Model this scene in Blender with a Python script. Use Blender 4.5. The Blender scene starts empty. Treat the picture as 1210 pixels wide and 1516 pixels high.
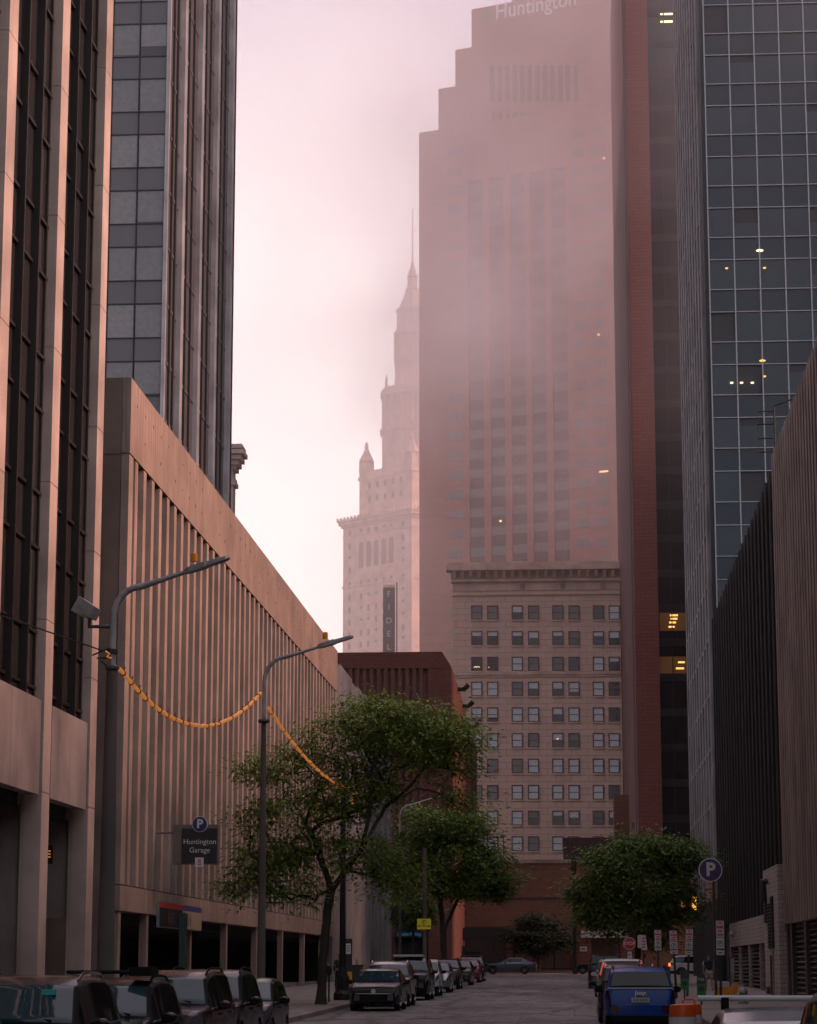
import bpy, bmesh, math, random
from mathutils import Vector, Matrix
R = math.radians
rnd = random.Random(11)
scene = bpy.context.scene
col = scene.collection

# ------------------------------------------------------------------ camera
FPX, CX, CY, EYE = 3600.0, 605.0, 758.0, 2.14
PITCH, YAW = math.atan(672/3600.0), R(3.83)
cam_d = bpy.data.cameras.new('camera')
cam = bpy.data.objects.new('camera', cam_d); col.objects.link(cam)
cam.location = (0, 0, EYE); cam.rotation_euler = (math.pi/2 + PITCH, 0, YAW)
cam_d.sensor_fit = 'VERTICAL'; cam_d.sensor_height = 36.0
cam_d.lens = 36.0*FPX/1516.0
cam_d.clip_start = 0.1; cam_d.clip_end = 6000
scene.camera = cam
CROT = cam.rotation_euler.to_matrix()
def ray(u, v):
    return CROT @ Vector(((u-CX)/FPX, (CY-v)/FPX, -1.0))
def at(u, v, Y):
    d = ray(u, v); t = Y/d.y
    return Vector((d.x*t, Y, EYE + d.z*t))
def onx(u, v, X):
    d = ray(u, v); t = X/d.x
    return Vector((X, d.y*t, EYE + d.z*t))
def gz(y):                       # height of the road, which climbs gently away
    return 0.0065*max(-60.0, min(y, 236.0))
KERB = 0.14

# ------------------------------------------------------------------ mesh builder
class MB:
    def __init__(s, o=None):
        s.v = []; s.f = []
        s.o = Vector(o.location) if o is not None else Vector((0, 0, 0))
    def poly(s, pts):
        n = len(s.v); s.v += [tuple(p) for p in pts]; s.f.append(tuple(range(n, n+len(pts)))); return s
    def box(s, x0, x1, y0, y1, z0, z1):
        n = len(s.v)
        s.v += [(x0,y0,z0),(x1,y0,z0),(x1,y1,z0),(x0,y1,z0),(x0,y0,z1),(x1,y0,z1),(x1,y1,z1),(x0,y1,z1)]
        for q in ((0,3,2,1),(4,5,6,7),(0,1,5,4),(1,2,6,5),(2,3,7,6),(3,0,4,7)):
            s.f.append(tuple(n+i for i in q))
        return s
    def cbox(s, c, d):
        return s.box(c[0]-d[0]/2, c[0]+d[0]/2, c[1]-d[1]/2, c[1]+d[1]/2, c[2]-d[2]/2, c[2]+d[2]/2)
    def hexa(s, p):               # eight corners, bottom ring then top ring
        n = len(s.v); s.v += [tuple(q) for q in p]
        for q in ((0,3,2,1),(4,5,6,7),(0,1,5,4),(1,2,6,5),(2,3,7,6),(3,0,4,7)):
            s.f.append(tuple(n+i for i in q))
        return s
    def tube(s, pts, r, n=8, cap=True):
        pts = [Vector(p) for p in pts]
        rs = r if isinstance(r, (list, tuple)) else [r]*len(pts)
        base = len(s.v); up = None
        for i, p in enumerate(pts):
            if i == 0: t = pts[1]-p
            elif i == len(pts)-1: t = p-pts[i-1]
            else: t = (pts[i+1]-p).normalized() + (p-pts[i-1]).normalized()
            t.normalize()
            if up is None:
                up = Vector((0,0,1)) if abs(t.z) < .9 else Vector((1,0,0))
            a = t.cross(up); a.normalize(); b = a.cross(t); b.normalize(); up = b
            for k in range(n):
                w = 2*math.pi*k/n
                s.v.append(tuple(p + (a*math.cos(w) + b*math.sin(w))*rs[i]))
        for i in range(len(pts)-1):
            for k in range(n):
                k2 = (k+1) % n
                s.f.append((base+i*n+k, base+i*n+k2, base+(i+1)*n+k2, base+(i+1)*n+k))
        if cap:
            s.f.append(tuple(base+k for k in range(n))[::-1])
            s.f.append(tuple(base+(len(pts)-1)*n+k for k in range(n)))
        return s
    def lathe(s, prof, c=(0,0,0), n=16, ph=0.0, axis='z'):
        base = len(s.v)
        for (r, h) in prof:
            for k in range(n):
                w = 2*math.pi*k/n + ph
                a, b = r*math.cos(w), r*math.sin(w)
                if axis == 'z': s.v.append((c[0]+a, c[1]+b, c[2]+h))
                elif axis == 'x': s.v.append((c[0]+h, c[1]+a, c[2]+b))
                else: s.v.append((c[0]+b, c[1]+h, c[2]+a))
        m = len(prof)
        for i in range(m-1):
            for k in range(n):
                k2 = (k+1) % n
                s.f.append((base+i*n+k, base+i*n+k2, base+(i+1)*n+k2, base+(i+1)*n+k))
        s.f.append(tuple(base+k for k in range(n))[::-1])
        s.f.append(tuple(base+(m-1)*n+k for k in range(n)))
        return s
    def prism(s, outline, fn, d0, d1):   # outline of 2-D points, fn(a, b, d) -> 3-D
        n = len(outline); base = len(s.v)
        for d in (d0, d1):
            for (a, b) in outline: s.v.append(tuple(fn(a, b, d)))
        s.f.append(tuple(range(base, base+n))[::-1]); s.f.append(tuple(range(base+n, base+2*n)))
        for k in range(n):
            k2 = (k+1) % n
            s.f.append((base+k, base+k2, base+n+k2, base+n+k))
        return s
    def mesh(s, name, mat, smooth=False, angle=40, fix=True):
        me = bpy.data.meshes.new(name)
        o = s.o
        me.from_pydata([(a-o.x, b-o.y, c-o.z) for a, b, c in s.v], [], s.f)
        if fix:
            bm = bmesh.new(); bm.from_mesh(me)
            bmesh.ops.recalc_face_normals(bm, faces=bm.faces[:]); bm.to_mesh(me); bm.free()
        if mat is not None: me.materials.append(mat)
        if smooth:
            me.shade_smooth(); me.set_sharp_from_angle(angle=R(angle))
        me.update()
        return me
    def build(s, name, mat, parent=None, smooth=False, angle=40, fix=True):
        if not s.v: return None
        return link(name, s.mesh(name, mat, smooth, angle, fix), parent)

def link(name, me, parent=None, loc=None, rot=None):
    o = bpy.data.objects.new(name, me); col.objects.link(o)
    if parent is not None: o.parent = parent
    if loc is not None: o.location = loc
    if rot is not None: o.rotation_euler = rot
    return o
def thing(name, label, cat, loc=(0,0,0), rz=0.0, group=None):
    o = bpy.data.objects.new(name, None); col.objects.link(o)
    o.location = loc; o.rotation_euler = (0, 0, rz); o.empty_display_size = .3
    return tag(o, label, cat, group)
def tag(o, label, cat, group=None):
    o['label'] = label; o['category'] = cat
    if group: o['group'] = group
    return o
def setting(o, kind='structure'):
    o['kind'] = kind; return o
def copy_thing(root, loc, label, rz=None):
    r = root.copy(); col.objects.link(r); r.location = loc; r['label'] = label
    if rz is not None: r.rotation_euler = (0, 0, rz)
    for ch in list(root.children):
        c = ch.copy(); col.objects.link(c); c.parent = r
        for g in list(ch.children):
            d = g.copy(); col.objects.link(d); d.parent = c
    return r
def text(name, body, size, mat, parent, loc, rot, ext=0.01, align='CENTER', bold=0.0, sx=1.0):
    cu = bpy.data.curves.new(name, 'FONT'); cu.body = body; cu.size = size; cu.extrude = ext
    cu.align_x = align; cu.align_y = 'CENTER'; cu.offset = bold; cu.resolution_u = 3
    tmp = bpy.data.objects.new(name+'_tmp', cu); col.objects.link(tmp)
    dg = bpy.context.evaluated_depsgraph_get(); dg.update()
    me = bpy.data.meshes.new_from_object(tmp.evaluated_get(dg))
    bpy.data.objects.remove(tmp); bpy.data.curves.remove(cu)
    me.name = name; me.materials.clear(); me.materials.append(mat)
    if sx != 1.0:
        for v in me.vertices: v.co.x *= sx
    return link(name, me, parent, loc, rot)

# ------------------------------------------------------------------ materials
def nd(nt, t, **kw):
    n = nt.nodes.new(t)
    for k, v in kw.items():
        if k.startswith('i_'): n.inputs[k[2:].replace('_', ' ')].default_value = v
        else: setattr(n, k, v)
    return n
def base_mat(name):
    m = bpy.data.materials.new(name); m.use_nodes = True
    nt = m.node_tree; b = nt.nodes['Principled BSDF']
    return m, nt, b
def c4(c): return (c[0], c[1], c[2], 1.0)
def mixc(nt, a, b, f, mode='MIX'):
    m = nt.nodes.new('ShaderNodeMix'); m.data_type = 'RGBA'; m.blend_type = mode
    for sock, val in ((m.inputs[0], f), (m.inputs[6], a), (m.inputs[7], b)):
        if hasattr(val, 'is_output'): nt.links.new(val, sock)
        elif isinstance(val, (int, float)): sock.default_value = val
        else: sock.default_value = c4(val)
    return m.outputs[2]
def ramp(nt, src, lo, hi, a=0.0, b=1.0):
    m = nt.nodes.new('ShaderNodeMapRange'); m.clamp = True
    nt.links.new(src, m.inputs[0])
    m.inputs[1].default_value = lo; m.inputs[2].default_value = hi
    m.inputs[3].default_value = a; m.inputs[4].default_value = b
    return m.outputs[0]
def objco(nt, scale=(1,1,1)):
    tc = nt.nodes.new('ShaderNodeTexCoord'); mp = nt.nodes.new('ShaderNodeMapping')
    nt.links.new(tc.outputs['Object'], mp.inputs[0]); mp.inputs['Scale'].default_value = scale
    return mp.outputs[0]
def noise(nt, vec, scale, detail=4.0, rough=.55):
    n = nd(nt, 'ShaderNodeTexNoise'); n.inputs['Scale'].default_value = scale
    n.inputs['Detail'].default_value = detail; n.inputs['Roughness'].default_value = rough
    nt.links.new(vec, n.inputs['Vector']); return n.outputs[0]
def add_bump(nt, b, h, strength, dist=.02):
    bp = nd(nt, 'ShaderNodeBump'); bp.inputs['Strength'].default_value = strength
    bp.inputs['Distance'].default_value = dist
    nt.links.new(h, bp.inputs['Height']); nt.links.new(bp.outputs[0], b.inputs['Normal'])
def plain(name, c, rough=.6, metal=0.0, spec=.5, var=.12, scale=3.0, coat=0.0, bump=0.0):
    m, nt, b = base_mat(name)
    b.inputs['Roughness'].default_value = rough; b.inputs['Metallic'].default_value = metal
    b.inputs['Specular IOR Level'].default_value = spec; b.inputs['Coat Weight'].default_value = coat
    b.inputs['Coat Roughness'].default_value = .04
    n = noise(nt, objco(nt), scale)
    o = mixc(nt, [x*(1-var) for x in c], [min(1, x*(1+var)) for x in c], ramp(nt, n, .3, .7))
    nt.links.new(o, b.inputs['Base Color'])
    if bump: add_bump(nt, b, noise(nt, objco(nt), scale*6), bump)
    return m
def concrete(name, c, streak=.35, speck=.12, rough=.85, boards=False, warm=None):
    m, nt, b = base_mat(name)
    b.inputs['Roughness'].default_value = rough; b.inputs['Specular IOR Level'].default_value = .3
    n1 = noise(nt, objco(nt), .35, 5)
    n2 = noise(nt, objco(nt), 14, 3)
    st = noise(nt, objco(nt, (2.2, 2.2, .09)), 1.0, 6, .65)
    o = mixc(nt, [x*.66 for x in c], [min(1, x*1.2) for x in c], ramp(nt, n1, .32, .66))
    if warm: o = mixc(nt, o, warm, ramp(nt, noise(nt, objco(nt, (1,1,.2)), .5, 4), .5, .75, 0, .5))
    o = mixc(nt, o, [x*.45 for x in c], ramp(nt, st, .52, .74, 0, streak))
    o = mixc(nt, o, [x*.6 for x in c], ramp(nt, n2, .5, .8, 0, speck))
    if boards:
        bd = noise(nt, objco(nt, (9, 9, .25)), 1.0, 3, .7)
        o = mixc(nt, o, [x*.62 for x in c], ramp(nt, bd, .44, .62, 0, .9))
    nt.links.new(o, b.inputs['Base Color'])
    add_bump(nt, b, n2, .25, .02)
    return m
def brick(name, c1, c2, mortar, w=.6, h=.2, ms=.012, rough=.85, stain=.3):
    m, nt, b = base_mat(name)
    b.inputs['Roughness'].default_value = rough; b.inputs['Specular IOR Level'].default_value = .25
    tc = nt.nodes.new('ShaderNodeTexCoord'); sp = nt.nodes.new('ShaderNodeSeparateXYZ')
    nt.links.new(tc.outputs['Object'], sp.inputs[0])
    ad = nd(nt, 'ShaderNodeMath', operation='ADD'); nt.links.new(sp.outputs[0], ad.inputs[0]); nt.links.new(sp.outputs[1], ad.inputs[1])
    cb = nt.nodes.new('ShaderNodeCombineXYZ'); nt.links.new(ad.outputs[0], cb.inputs[0]); nt.links.new(sp.outputs[2], cb.inputs[1])
    bt = nt.nodes.new('ShaderNodeTexBrick'); nt.links.new(cb.outputs[0], bt.inputs[0])
    bt.inputs['Color1'].default_value = c4(c1); bt.inputs['Color2'].default_value = c4(c2); bt.inputs['Mortar'].default_value = c4(mortar)
    bt.inputs['Scale'].default_value = 1.0; bt.inputs['Brick Width'].default_value = w; bt.inputs['Row Height'].default_value = h
    bt.inputs['Mortar Size'].default_value = ms; bt.inputs['Mortar Smooth'].default_value = .1
    n1 = noise(nt, objco(nt, (.25,.25,.12)), 1.0, 5)
    o = mixc(nt, bt.outputs[0], [x*.5 for x in c1], ramp(nt, n1, .48, .72, 0, stain))
    n3 = noise(nt, objco(nt), 5, 4)
    o = mixc(nt, o, [min(1, x*1.35) for x in c2], ramp(nt, n3, .5, .8, 0, .3))
    nt.links.new(o, b.inputs['Base Color'])
    return m
def glass(name, c=(.012,.014,.018), rough=.04, spec=.6, wavy=.0, wscale=.6):
    m, nt, b = base_mat(name)
    b.inputs['Base Color'].default_value = c4(c); b.inputs['Roughness'].default_value = rough
    b.inputs['Specular IOR Level'].default_value = spec
    if wavy:
        n = noise(nt, objco(nt, (1, 1, .35)), wscale, 2)
        add_bump(nt, b, n, wavy, .05)
    return m
def glow(name, c, strength):
    m, nt, b = base_mat(name)
    b.inputs['Base Color'].default_value = c4([x*.5 for x in c])
    b.inputs['Emission Color'].default_value = c4(c); b.inputs['Emission Strength'].default_value = strength
    return m
# ------------------------------------------------------------------ sky and light
SUN_EL, SUN_AZ = R(31), R(5)          # azimuth measured from +X towards +Y
sun_dir = Vector((math.cos(SUN_EL)*math.cos(SUN_AZ), math.cos(SUN_EL)*math.sin(SUN_AZ), math.sin(SUN_EL)))
world = bpy.data.worlds.new('World'); scene.world = world; world.use_nodes = True
nt = world.node_tree; nt.nodes.clear()
out = nt.nodes.new('ShaderNodeOutputWorld')
sky = nt.nodes.new('ShaderNodeTexSky'); sky.sky_type = 'NISHITA'; sky.sun_disc = False
sky.sun_elevation = SUN_EL; sky.sun_rotation = math.pi/2 - SUN_AZ
bg1 = nt.nodes.new('ShaderNodeBackground'); bg1.inputs[1].default_value = .05
nt.links.new(sky.outputs[0], bg1.inputs[0])
tc = nt.nodes.new('ShaderNodeTexCoord')
def wdot(vec):
    n = nd(nt, 'ShaderNodeVectorMath', operation='DOT_PRODUCT')
    nt.links.new(tc.outputs['Generated'], n.inputs[0]); n.inputs[1].default_value = Vector(vec).normalized()
    return n.outputs['Value']
gdir = ray(435, 640)
glowf = ramp(nt, wdot(gdir), .981, .9975)
wide = ramp(nt, wdot(gdir), -.35, .90)
mp = nt.nodes.new('ShaderNodeMapping'); nt.links.new(tc.outputs['Generated'], mp.inputs[0]); mp.inputs['Scale'].default_value = (1, 1, 1.6)
cl = noise(nt, mp.outputs[0], 14.0, 5, .6)
cl2 = noise(nt, mp.outputs[0], 5.0, 3, .5)
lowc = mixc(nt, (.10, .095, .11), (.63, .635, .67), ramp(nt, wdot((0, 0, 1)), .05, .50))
c = mixc(nt, lowc, (.56, .475, .54), wide)
c = mixc(nt, c, (1.36, 1.19, 1.11), glowf)
c = mixc(nt, c, mixc(nt, c, (.80, .72, .80), 1.0, 'MULTIPLY'), ramp(nt, cl, .42, .66, 0, .22))
c = mixc(nt, c, mixc(nt, c, (1.10, 1.07, 1.07), 1.0, 'MULTIPLY'), ramp(nt, cl2, .45, .7))
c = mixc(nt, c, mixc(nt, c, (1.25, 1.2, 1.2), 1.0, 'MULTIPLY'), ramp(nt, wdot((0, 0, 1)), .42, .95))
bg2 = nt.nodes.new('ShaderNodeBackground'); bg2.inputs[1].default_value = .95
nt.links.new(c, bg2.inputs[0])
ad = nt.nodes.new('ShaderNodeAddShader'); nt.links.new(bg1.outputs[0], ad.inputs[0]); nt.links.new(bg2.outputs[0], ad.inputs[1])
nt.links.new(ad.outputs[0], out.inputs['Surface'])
ld = bpy.data.lights.new('sun', 'SUN'); ld.energy = 3.5; ld.angle = R(28); ld.color = (1.0, .52, .37)
lo = bpy.data.objects.new('sun', ld); col.objects.link(lo); lo.rotation_euler = (-sun_dir).to_track_quat('-Z', 'Y').to_euler()

vs = scene.view_settings
vs.view_transform = 'Standard'; vs.look = 'None'; vs.exposure = 0.29; vs.gamma = 1.0; vs.use_curve_mapping = False
cy = scene.cycles
cy.use_denoising = True; cy.max_bounces = 8; cy.diffuse_bounces = 4; cy.glossy_bounces = 3; cy.volume_bounces = 4
cy.transmission_bounces = 4; cy.transparent_max_bounces = 8
cy.sample_clamp_indirect = 4.0; cy.use_adaptive_sampling = True; cy.adaptive_threshold = .02
cy.caustics_reflective = False; cy.caustics_refractive = False
cy.volume_step_rate = 4.0; cy.volume_max_steps = 256

# ------------------------------------------------------------------ haze and low cloud
def volume_mat(name, dens, colr, aniso):
    m = bpy.data.materials.new(name); m.use_nodes = True; t = m.node_tree; t.nodes.clear()
    o = t.nodes.new('ShaderNodeOutputMaterial'); v = t.nodes.new('ShaderNodeVolumePrincipled')
    v.inputs['Color'].default_value = c4(colr); v.inputs['Density'].default_value = dens; v.inputs['Anisotropy'].default_value = aniso
    t.links.new(v.outputs[0], o.inputs['Volume']); return m, t, v
hz, _, _ = volume_mat('haze_air', .00006, (1.0, .93, .92), .5)
setting(MB().box(-500, 500, -120, 860, -2.2, 262).build('haze', hz), 'stuff')
# a drifting bank of low cloud hangs between the towers
cm, t_, v_ = volume_mat('cloud_air', .002, (1.0, .93, .94), .6)
tcv = t_.nodes.new('ShaderNodeTexCoord')
mpn = t_.nodes.new('ShaderNodeMapping'); mpn.inputs['Scale'].default_value = (.016, .008, .019); t_.links.new(tcv.outputs['Object'], mpn.inputs[0])
nz = noise(t_, mpn.outputs[0], 1.0, 3, .5)
sp = t_.nodes.new('ShaderNodeSeparateXYZ'); t_.links.new(tcv.outputs['Object'], sp.inputs[0])
def mul(a, b):
    m = nd(t_, 'ShaderNodeMath', operation='MULTIPLY'); t_.links.new(a, m.inputs[0])
    if hasattr(b, 'is_output'): t_.links.new(b, m.inputs[1])
    else: m.inputs[1].default_value = b
    return m.outputs[0]
def add(a, b):
    m = nd(t_, 'ShaderNodeMath', operation='ADD'); t_.links.new(a, m.inputs[0])
    if hasattr(b, 'is_output'): t_.links.new(b, m.inputs[1])
    else: m.inputs[1].default_value = b
    return m.outputs[0]
zw = add(sp.outputs[2], mul(add(nz, -.5), 110.0))      # ragged edges of the bank
band = mul(ramp(t_, zw, 88, 126), ramp(t_, zw, 138, 160, 1.0, .03))
veil = ramp(t_, sp.outputs[2], 38, 75, 0, .045)
side = add(ramp(t_, sp.outputs[0], 5, 13, 0, 1.0), ramp(t_, sp.outputs[0], -30, -23, 1.0, 0))
veil = add(veil, mul(mul(side, ramp(t_, sp.outputs[2], 34, 80)), .16))
fade = ramp(t_, sp.outputs[1], 300, 400, .04, 1.0)
mp2 = t_.nodes.new('ShaderNodeMapping'); mp2.inputs['Scale'].default_value = (.045, .02, .05); t_.links.new(tcv.outputs['Object'], mp2.inputs[0])
nz2 = noise(t_, mp2.outputs[0], 1.0, 3, .55)
dens = mul(add(mul(band, fade), veil), mul(mul(ramp(t_, nz2, .40, .58, .12, 1.0), ramp(t_, sp.outputs[0], -40, -20, .06, 1.0)), .0185))
t_.links.new(dens, v_.inputs['Density'])
setting(MB().box(-300, 300, 112, 530, 36, 258).build('low_cloud', cm), 'stuff')
m2_, _, _ = volume_mat('mist_air', .0017, (1.0, .85, .79), .72)
setting(MB().box(-300, 300, 300, 740, -1.5, 258.5).build('mist_bank', m2_), 'stuff')

# ------------------------------------------------------------------ ground, road, pavements
m_ground = plain('dirt', (.07, .065, .06), .95, var=.3, scale=.5)
def sheet(name, mat, x0, x1, ys, dz, kind='structure'):
    b = MB()
    n = len(b.v)
    for y in ys:
        b.v += [(x0, y, gz(y)+dz), (x1, y, gz(y)+dz)]
    for i in range(len(ys)-1):
        b.f.append((n+2*i, n+2*i+1, n+2*i+3, n+2*i+2))
    return setting(b.build(name, mat, fix=False), kind)
sheet('ground', m_ground, -480, 480, [-110, -60, 0, 120, 236, 850], -.012)
# worn asphalt
ma, nt2, b = base_mat('asphalt')
b.inputs['Specular IOR Level'].default_value = .35
oc = objco(nt2)
base = mixc(nt2, (.12, .107, .106), (.215, .19, .187), ramp(nt2, noise(nt2, objco(nt2, (.5,.12,1)), 1.0, 5), .3, .7))
base = mixc(nt2, base, (.19, .165, .16), ramp(nt2, noise(nt2, oc, 30, 2), .55, .8, 0, .6))
vo = nt2.nodes.new('ShaderNodeTexVoronoi'); vo.feature = 'DISTANCE_TO_EDGE'; vo.inputs['Scale'].default_value = 1.0
mpv = nt2.nodes.new('ShaderNodeMapping'); mpv.inputs['Scale'].default_value = (.28, .11, 1)
wv = nt2.nodes.new('ShaderNodeTexNoise'); wv.inputs['Scale'].default_value = 1.3; wv.inputs['Detail'].default_value = 4
nt2.links.new(oc, wv.inputs['Vector'])
va = nd(nt2, 'ShaderNodeVectorMath', operation='MULTIPLY_ADD'); nt2.links.new(wv.outputs['Color'], va.inputs[0])
va.inputs[1].default_value = (1.6, 3.2, 0); nt2.links.new(oc, va.inputs[2])
nt2.links.new(va.outputs[0], mpv.inputs[0]); nt2.links.new(mpv.outputs[0], vo.inputs['Vector'])
base = mixc(nt2, base, (.03, .027, .027), ramp(nt2, vo.outputs['Distance'], .008, .045, .95, 0))
mid = noise(nt2, objco(nt2, (2.2, .35, 1)), 1.0, 4, .7)
base = mixc(nt2, base, (.055, .05, .05), ramp(nt2, mid, .50, .70, 0, .75))
base = mixc(nt2, base, (.24, .21, .205), ramp(nt2, noise(nt2, objco(nt2, (3.5, .5, 1)), 1.0, 4, .7), .56, .74, 0, .6))
oil = noise(nt2, objco(nt2, (.55, .16, 1)), 1.0, 5, .6)
base = mixc(nt2, base, (.03, .028, .028), ramp(nt2, oil, .60, .72, 0, .85))
# square asphalt patches
br = nt2.nodes.new('ShaderNodeTexBrick'); br.inputs['Scale'].default_value = 1; br.inputs['Brick Width'].default_value = 3.4
br.inputs['Row Height'].default_value = 9.0; br.inputs['Mortar Size'].default_value = .02
br.inputs['Color1'].default_value = (.8,.8,.8,1); br.inputs['Color2'].default_value = (1.15,1.12,1.1,1); br.inputs['Mortar'].default_value = (.35,.35,.35,1)
nt2.links.new(oc, br.inputs[0])
base = mixc(nt2, base, br.outputs[0], .9, 'MULTIPLY')
nt2.links.new(base, b.inputs['Base Color'])
rg = ramp(nt2, noise(nt2, oc, 2.5, 4), .3, .7, .55, .85); nt2.links.new(rg, b.inputs['Roughness'])
add_bump(nt2, b, noise(nt2, oc, 40, 3), .5, .01)
YS = [-100, -60, -30, 0, 40, 80, 120, 160, 200, 236, 300]
KL, KR = -8.45, 3.75
road = MB(); 
for i in range(len(YS)-2):
    y0, y1 = YS[i], YS[i+1]
    road.poly([(KL, y0, gz(y0)-.004), (KR, y0, gz(y0)-.004), (KR, y1, gz(y1)-.004), (KL, y1, gz(y1)-.004)])
setting(road.build('road', ma, fix=False))
cross = MB(); cross.poly([(-90, 207, gz(207)), (90, 207, gz(207)), (90, 229, gz(229)), (-90, 229, gz(229))])
setting(cross.build('cross_street', ma, fix=False))
# pavements with stone kerbs
m_pave = brick('pavement_slabs', (.20, .165, .15), (.25, .21, .19), (.10, .085, .08), 1.5, 1.5, .02, .8, .4)
nt3 = m_pave.node_tree      # slabs lie in plan: feed x and y to the brick pattern
for l in list(nt3.links):
    if l.to_node.type == 'TEX_BRICK': 
        nt3.links.remove(l)
tcn = nt3.nodes.new('ShaderNodeTexCoord')
for n in nt3.nodes:
    if n.type == 'TEX_BRICK': nt3.links.new(tcn.outputs['Object'], n.inputs[0])
m_kerb = concrete('kerb_stone', (.24, .21, .19), .2)
def pavement(name, x0, x1, y0, y1, kerb_side):
    b = MB(); k = MB()
    ys = [y0] + [y for y in YS if y0 < y < y1] + [y1]
    for a, c in zip(ys[:-1], ys[1:]):
        za, zc = gz(a)+KERB, gz(c)+KERB
        xi0, xi1 = (x0+.16, x1) if kerb_side == 'x0' else (x0, x1-.16)
        b.hexa([(xi0,a,za-.3),(xi1,a,za-.3),(xi1,c,zc-.3),(xi0,c,zc-.3),(xi0,a,za),(xi1,a,za),(xi1,c,zc),(xi0,c,zc)])
        k0, k1 = (x0, x0+.157) if kerb_side == 'x0' else (x1-.157, x1)
        k.hexa([(k0,a,za-.3),(k1,a,za-.3),(k1,c,zc-.3),(k0,c,zc-.3),(k0,a,za+.003),(k1,a,za+.003),(k1,c,zc+.003),(k0,c,zc+.003)])
    o = setting(b.build(name, m_pave)); setting(k.build('kerb', m_kerb))
pavement('pavement', -60, KL, -100, 205, 'x1')
pavement('pavement', KR, 60, -100, 205, 'x0')
b = MB().box(-90, 90, 229, 300, gz(229)-.3, gz(236)+KERB); setting(b.build('pavement', m_pave))
# worn stop bar and lane ticks at the junction
m_paint = plain('road_paint', (.52, .50, .49), .7, var=.35, scale=2.5)
b = MB()
for x0, x1 in ((-7.6,-6.9),(-6.5,-3.7),(-3.4,-1.5),(-.9,.0)):
    b.poly([(x0, 205.2, gz(205.2)+.005), (x1, 205.2, gz(205.2)+.005), (x1, 206.1, gz(206.1)+.005), (x0, 206.1, gz(206.1)+.005)])
b.poly([(-1.35, 190, gz(190)+.005), (-1.25, 190, gz(190)+.005), (-1.25, 193, gz(193)+.005), (-1.35, 193, gz(193)+.005)])
setting(b.build('road_marking', m_paint, fix=False))

m_cast = plain('cast_iron', (.035, .032, .032), .5, .4)
for (u, v, Y, lab) in ((720, 1468, 128, 'far round manhole cover in the middle of the road'), (640, 1508, 78, 'near round manhole cover close to the left car row')):
    q = at(u, v, Y)
    t = thing('manhole_cover', lab, 'manhole cover', (q.x, Y, gz(Y)))
    MB(t).lathe([(.36, .0), (.36, .006)], (q.x, Y, gz(Y)), 24).build('rim', m_kerb, t)
    MB(t).lathe([(.31, .007), (.31, .012)], (q.x, Y, gz(Y)), 24).build('lid', m_cast, t)
# ------------------------------------------------------------------ left: office tower with salmon concrete piers
m_pier = concrete('pier_concrete', (.47, .36, .31), .35, .15)
m_panel = concrete('panel_concrete', (.31, .25, .23), .5, .3)
m_conc_d = concrete('old_concrete', (.20, .17, .155), .5, .2)
m_bronze = plain('bronze_metal', (.022, .016, .014), .45, .3)
m_glassd = glass('dark_glass', (.035, .031, .031), .05, .95, .45, .35)  # base colour lifted to stand in for missing reflections
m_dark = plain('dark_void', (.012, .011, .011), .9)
m_joint = plain('joint_black', (.02, .018, .017), .9)
XP = -15.0
t1 = thing('office_tower', 'tall office tower with dark window strips between pale salmon concrete piers, nearest on the left', 'office tower', (XP, 60, 0))
b = MB(t1).box(-45, XP-.62, -30, 75.7, 6.6, 118)
b.box(-45, XP-3.0, -30, 75.0, 0, 6.6); b.build('core', m_dark, t1)
PY = [75.1 - 6.7*k for k in range(5)]
for k, y in enumerate(PY):
    p = MB(t1); z = .2; n = 0
    zs = [.2, 7.0] + [7.0 + 4.03*j + (.9 if k % 2 else 0) for j in range(1, 28)]
    for z0, z1 in zip(zs[:-1], zs[1:]):
        w0 = .0
        p.box(XP-.5, XP, y, y+1.02, z0+.012, z1-.012)
    p.box(XP-.6, XP-.02, y+.02, y+1.0, .1, zs[-1])
    p.build('pier', m_pier, t1)
    # deep wall behind the pier at street level
    MB(t1).box(XP-2.6, XP-.503, y+.2, y+.95, (3.6 if k == 0 else .15), 6.9).build('cross_wall', m_panel, t1)
    if k:
        y1 = PY[k-1]; y0 = y+1.02
        MB(t1).box(XP-.6, XP-.34, y0, y1, 9.6, 118).build('window', m_glassd, t1)
        w = (y1-y0)/3
        for yy in (y0+w, y0+2*w, y1-.16):
            MB(t1).box(XP-.34, XP-(.10 if yy < y1-.2 else .26), yy-.06, yy+.06, 9.6, 118).build('mullion', m_bronze, t1)
        for yy in (y0+.08, y0+w+.62, y0+2*w+.62):
            MB(t1).box(XP-.34, XP-.28, yy-.03, yy+.03, 9.6, 118).build('slim_mullion', m_bronze, t1)
        zz = 9.9; far_ = MB(t1)
        while zz < 117:
            for dz in (0, 1.6):
                if k < 3 and zz < 62: MB(t1).box(XP-.337, XP-.25, y0+.002, y1-.002, zz+dz, zz+dz+.09).build('floor_bar', m_bronze, t1)
                else: far_.box(XP-.337, XP-.25, y0+.002, y1-.002, zz+dz, zz+dz+.09)
            zz += 4.03
        far_.build('upper_floor_bars', m_bronze, t1)['kind'] = 'stuff'
        MB(t1).box(XP-.45, XP-.04, y0+.28, y1-.22, 6.9, 9.58).build('spandrel_panel', m_panel, t1)
        MB(t1).box(XP-3.0, XP-2.9, y0, y1, .2, 6.6).build('lobby_window', m_glassd, t1)
m_orange = glow('orange_lamp', (1.0, .36, .10), .35)
sq = at(66, 1265, 73.2)
sg = thing('lit_sign', 'small dim orange lit sign glowing in the lobby between the tower piers', 'sign', tuple(sq))
MB(sg).box(sq.x-.42, sq.x+.25, 73.22, 73.32, sq.z-.28, sq.z+.28).build('sign_box', m_bronze, sg)
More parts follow.
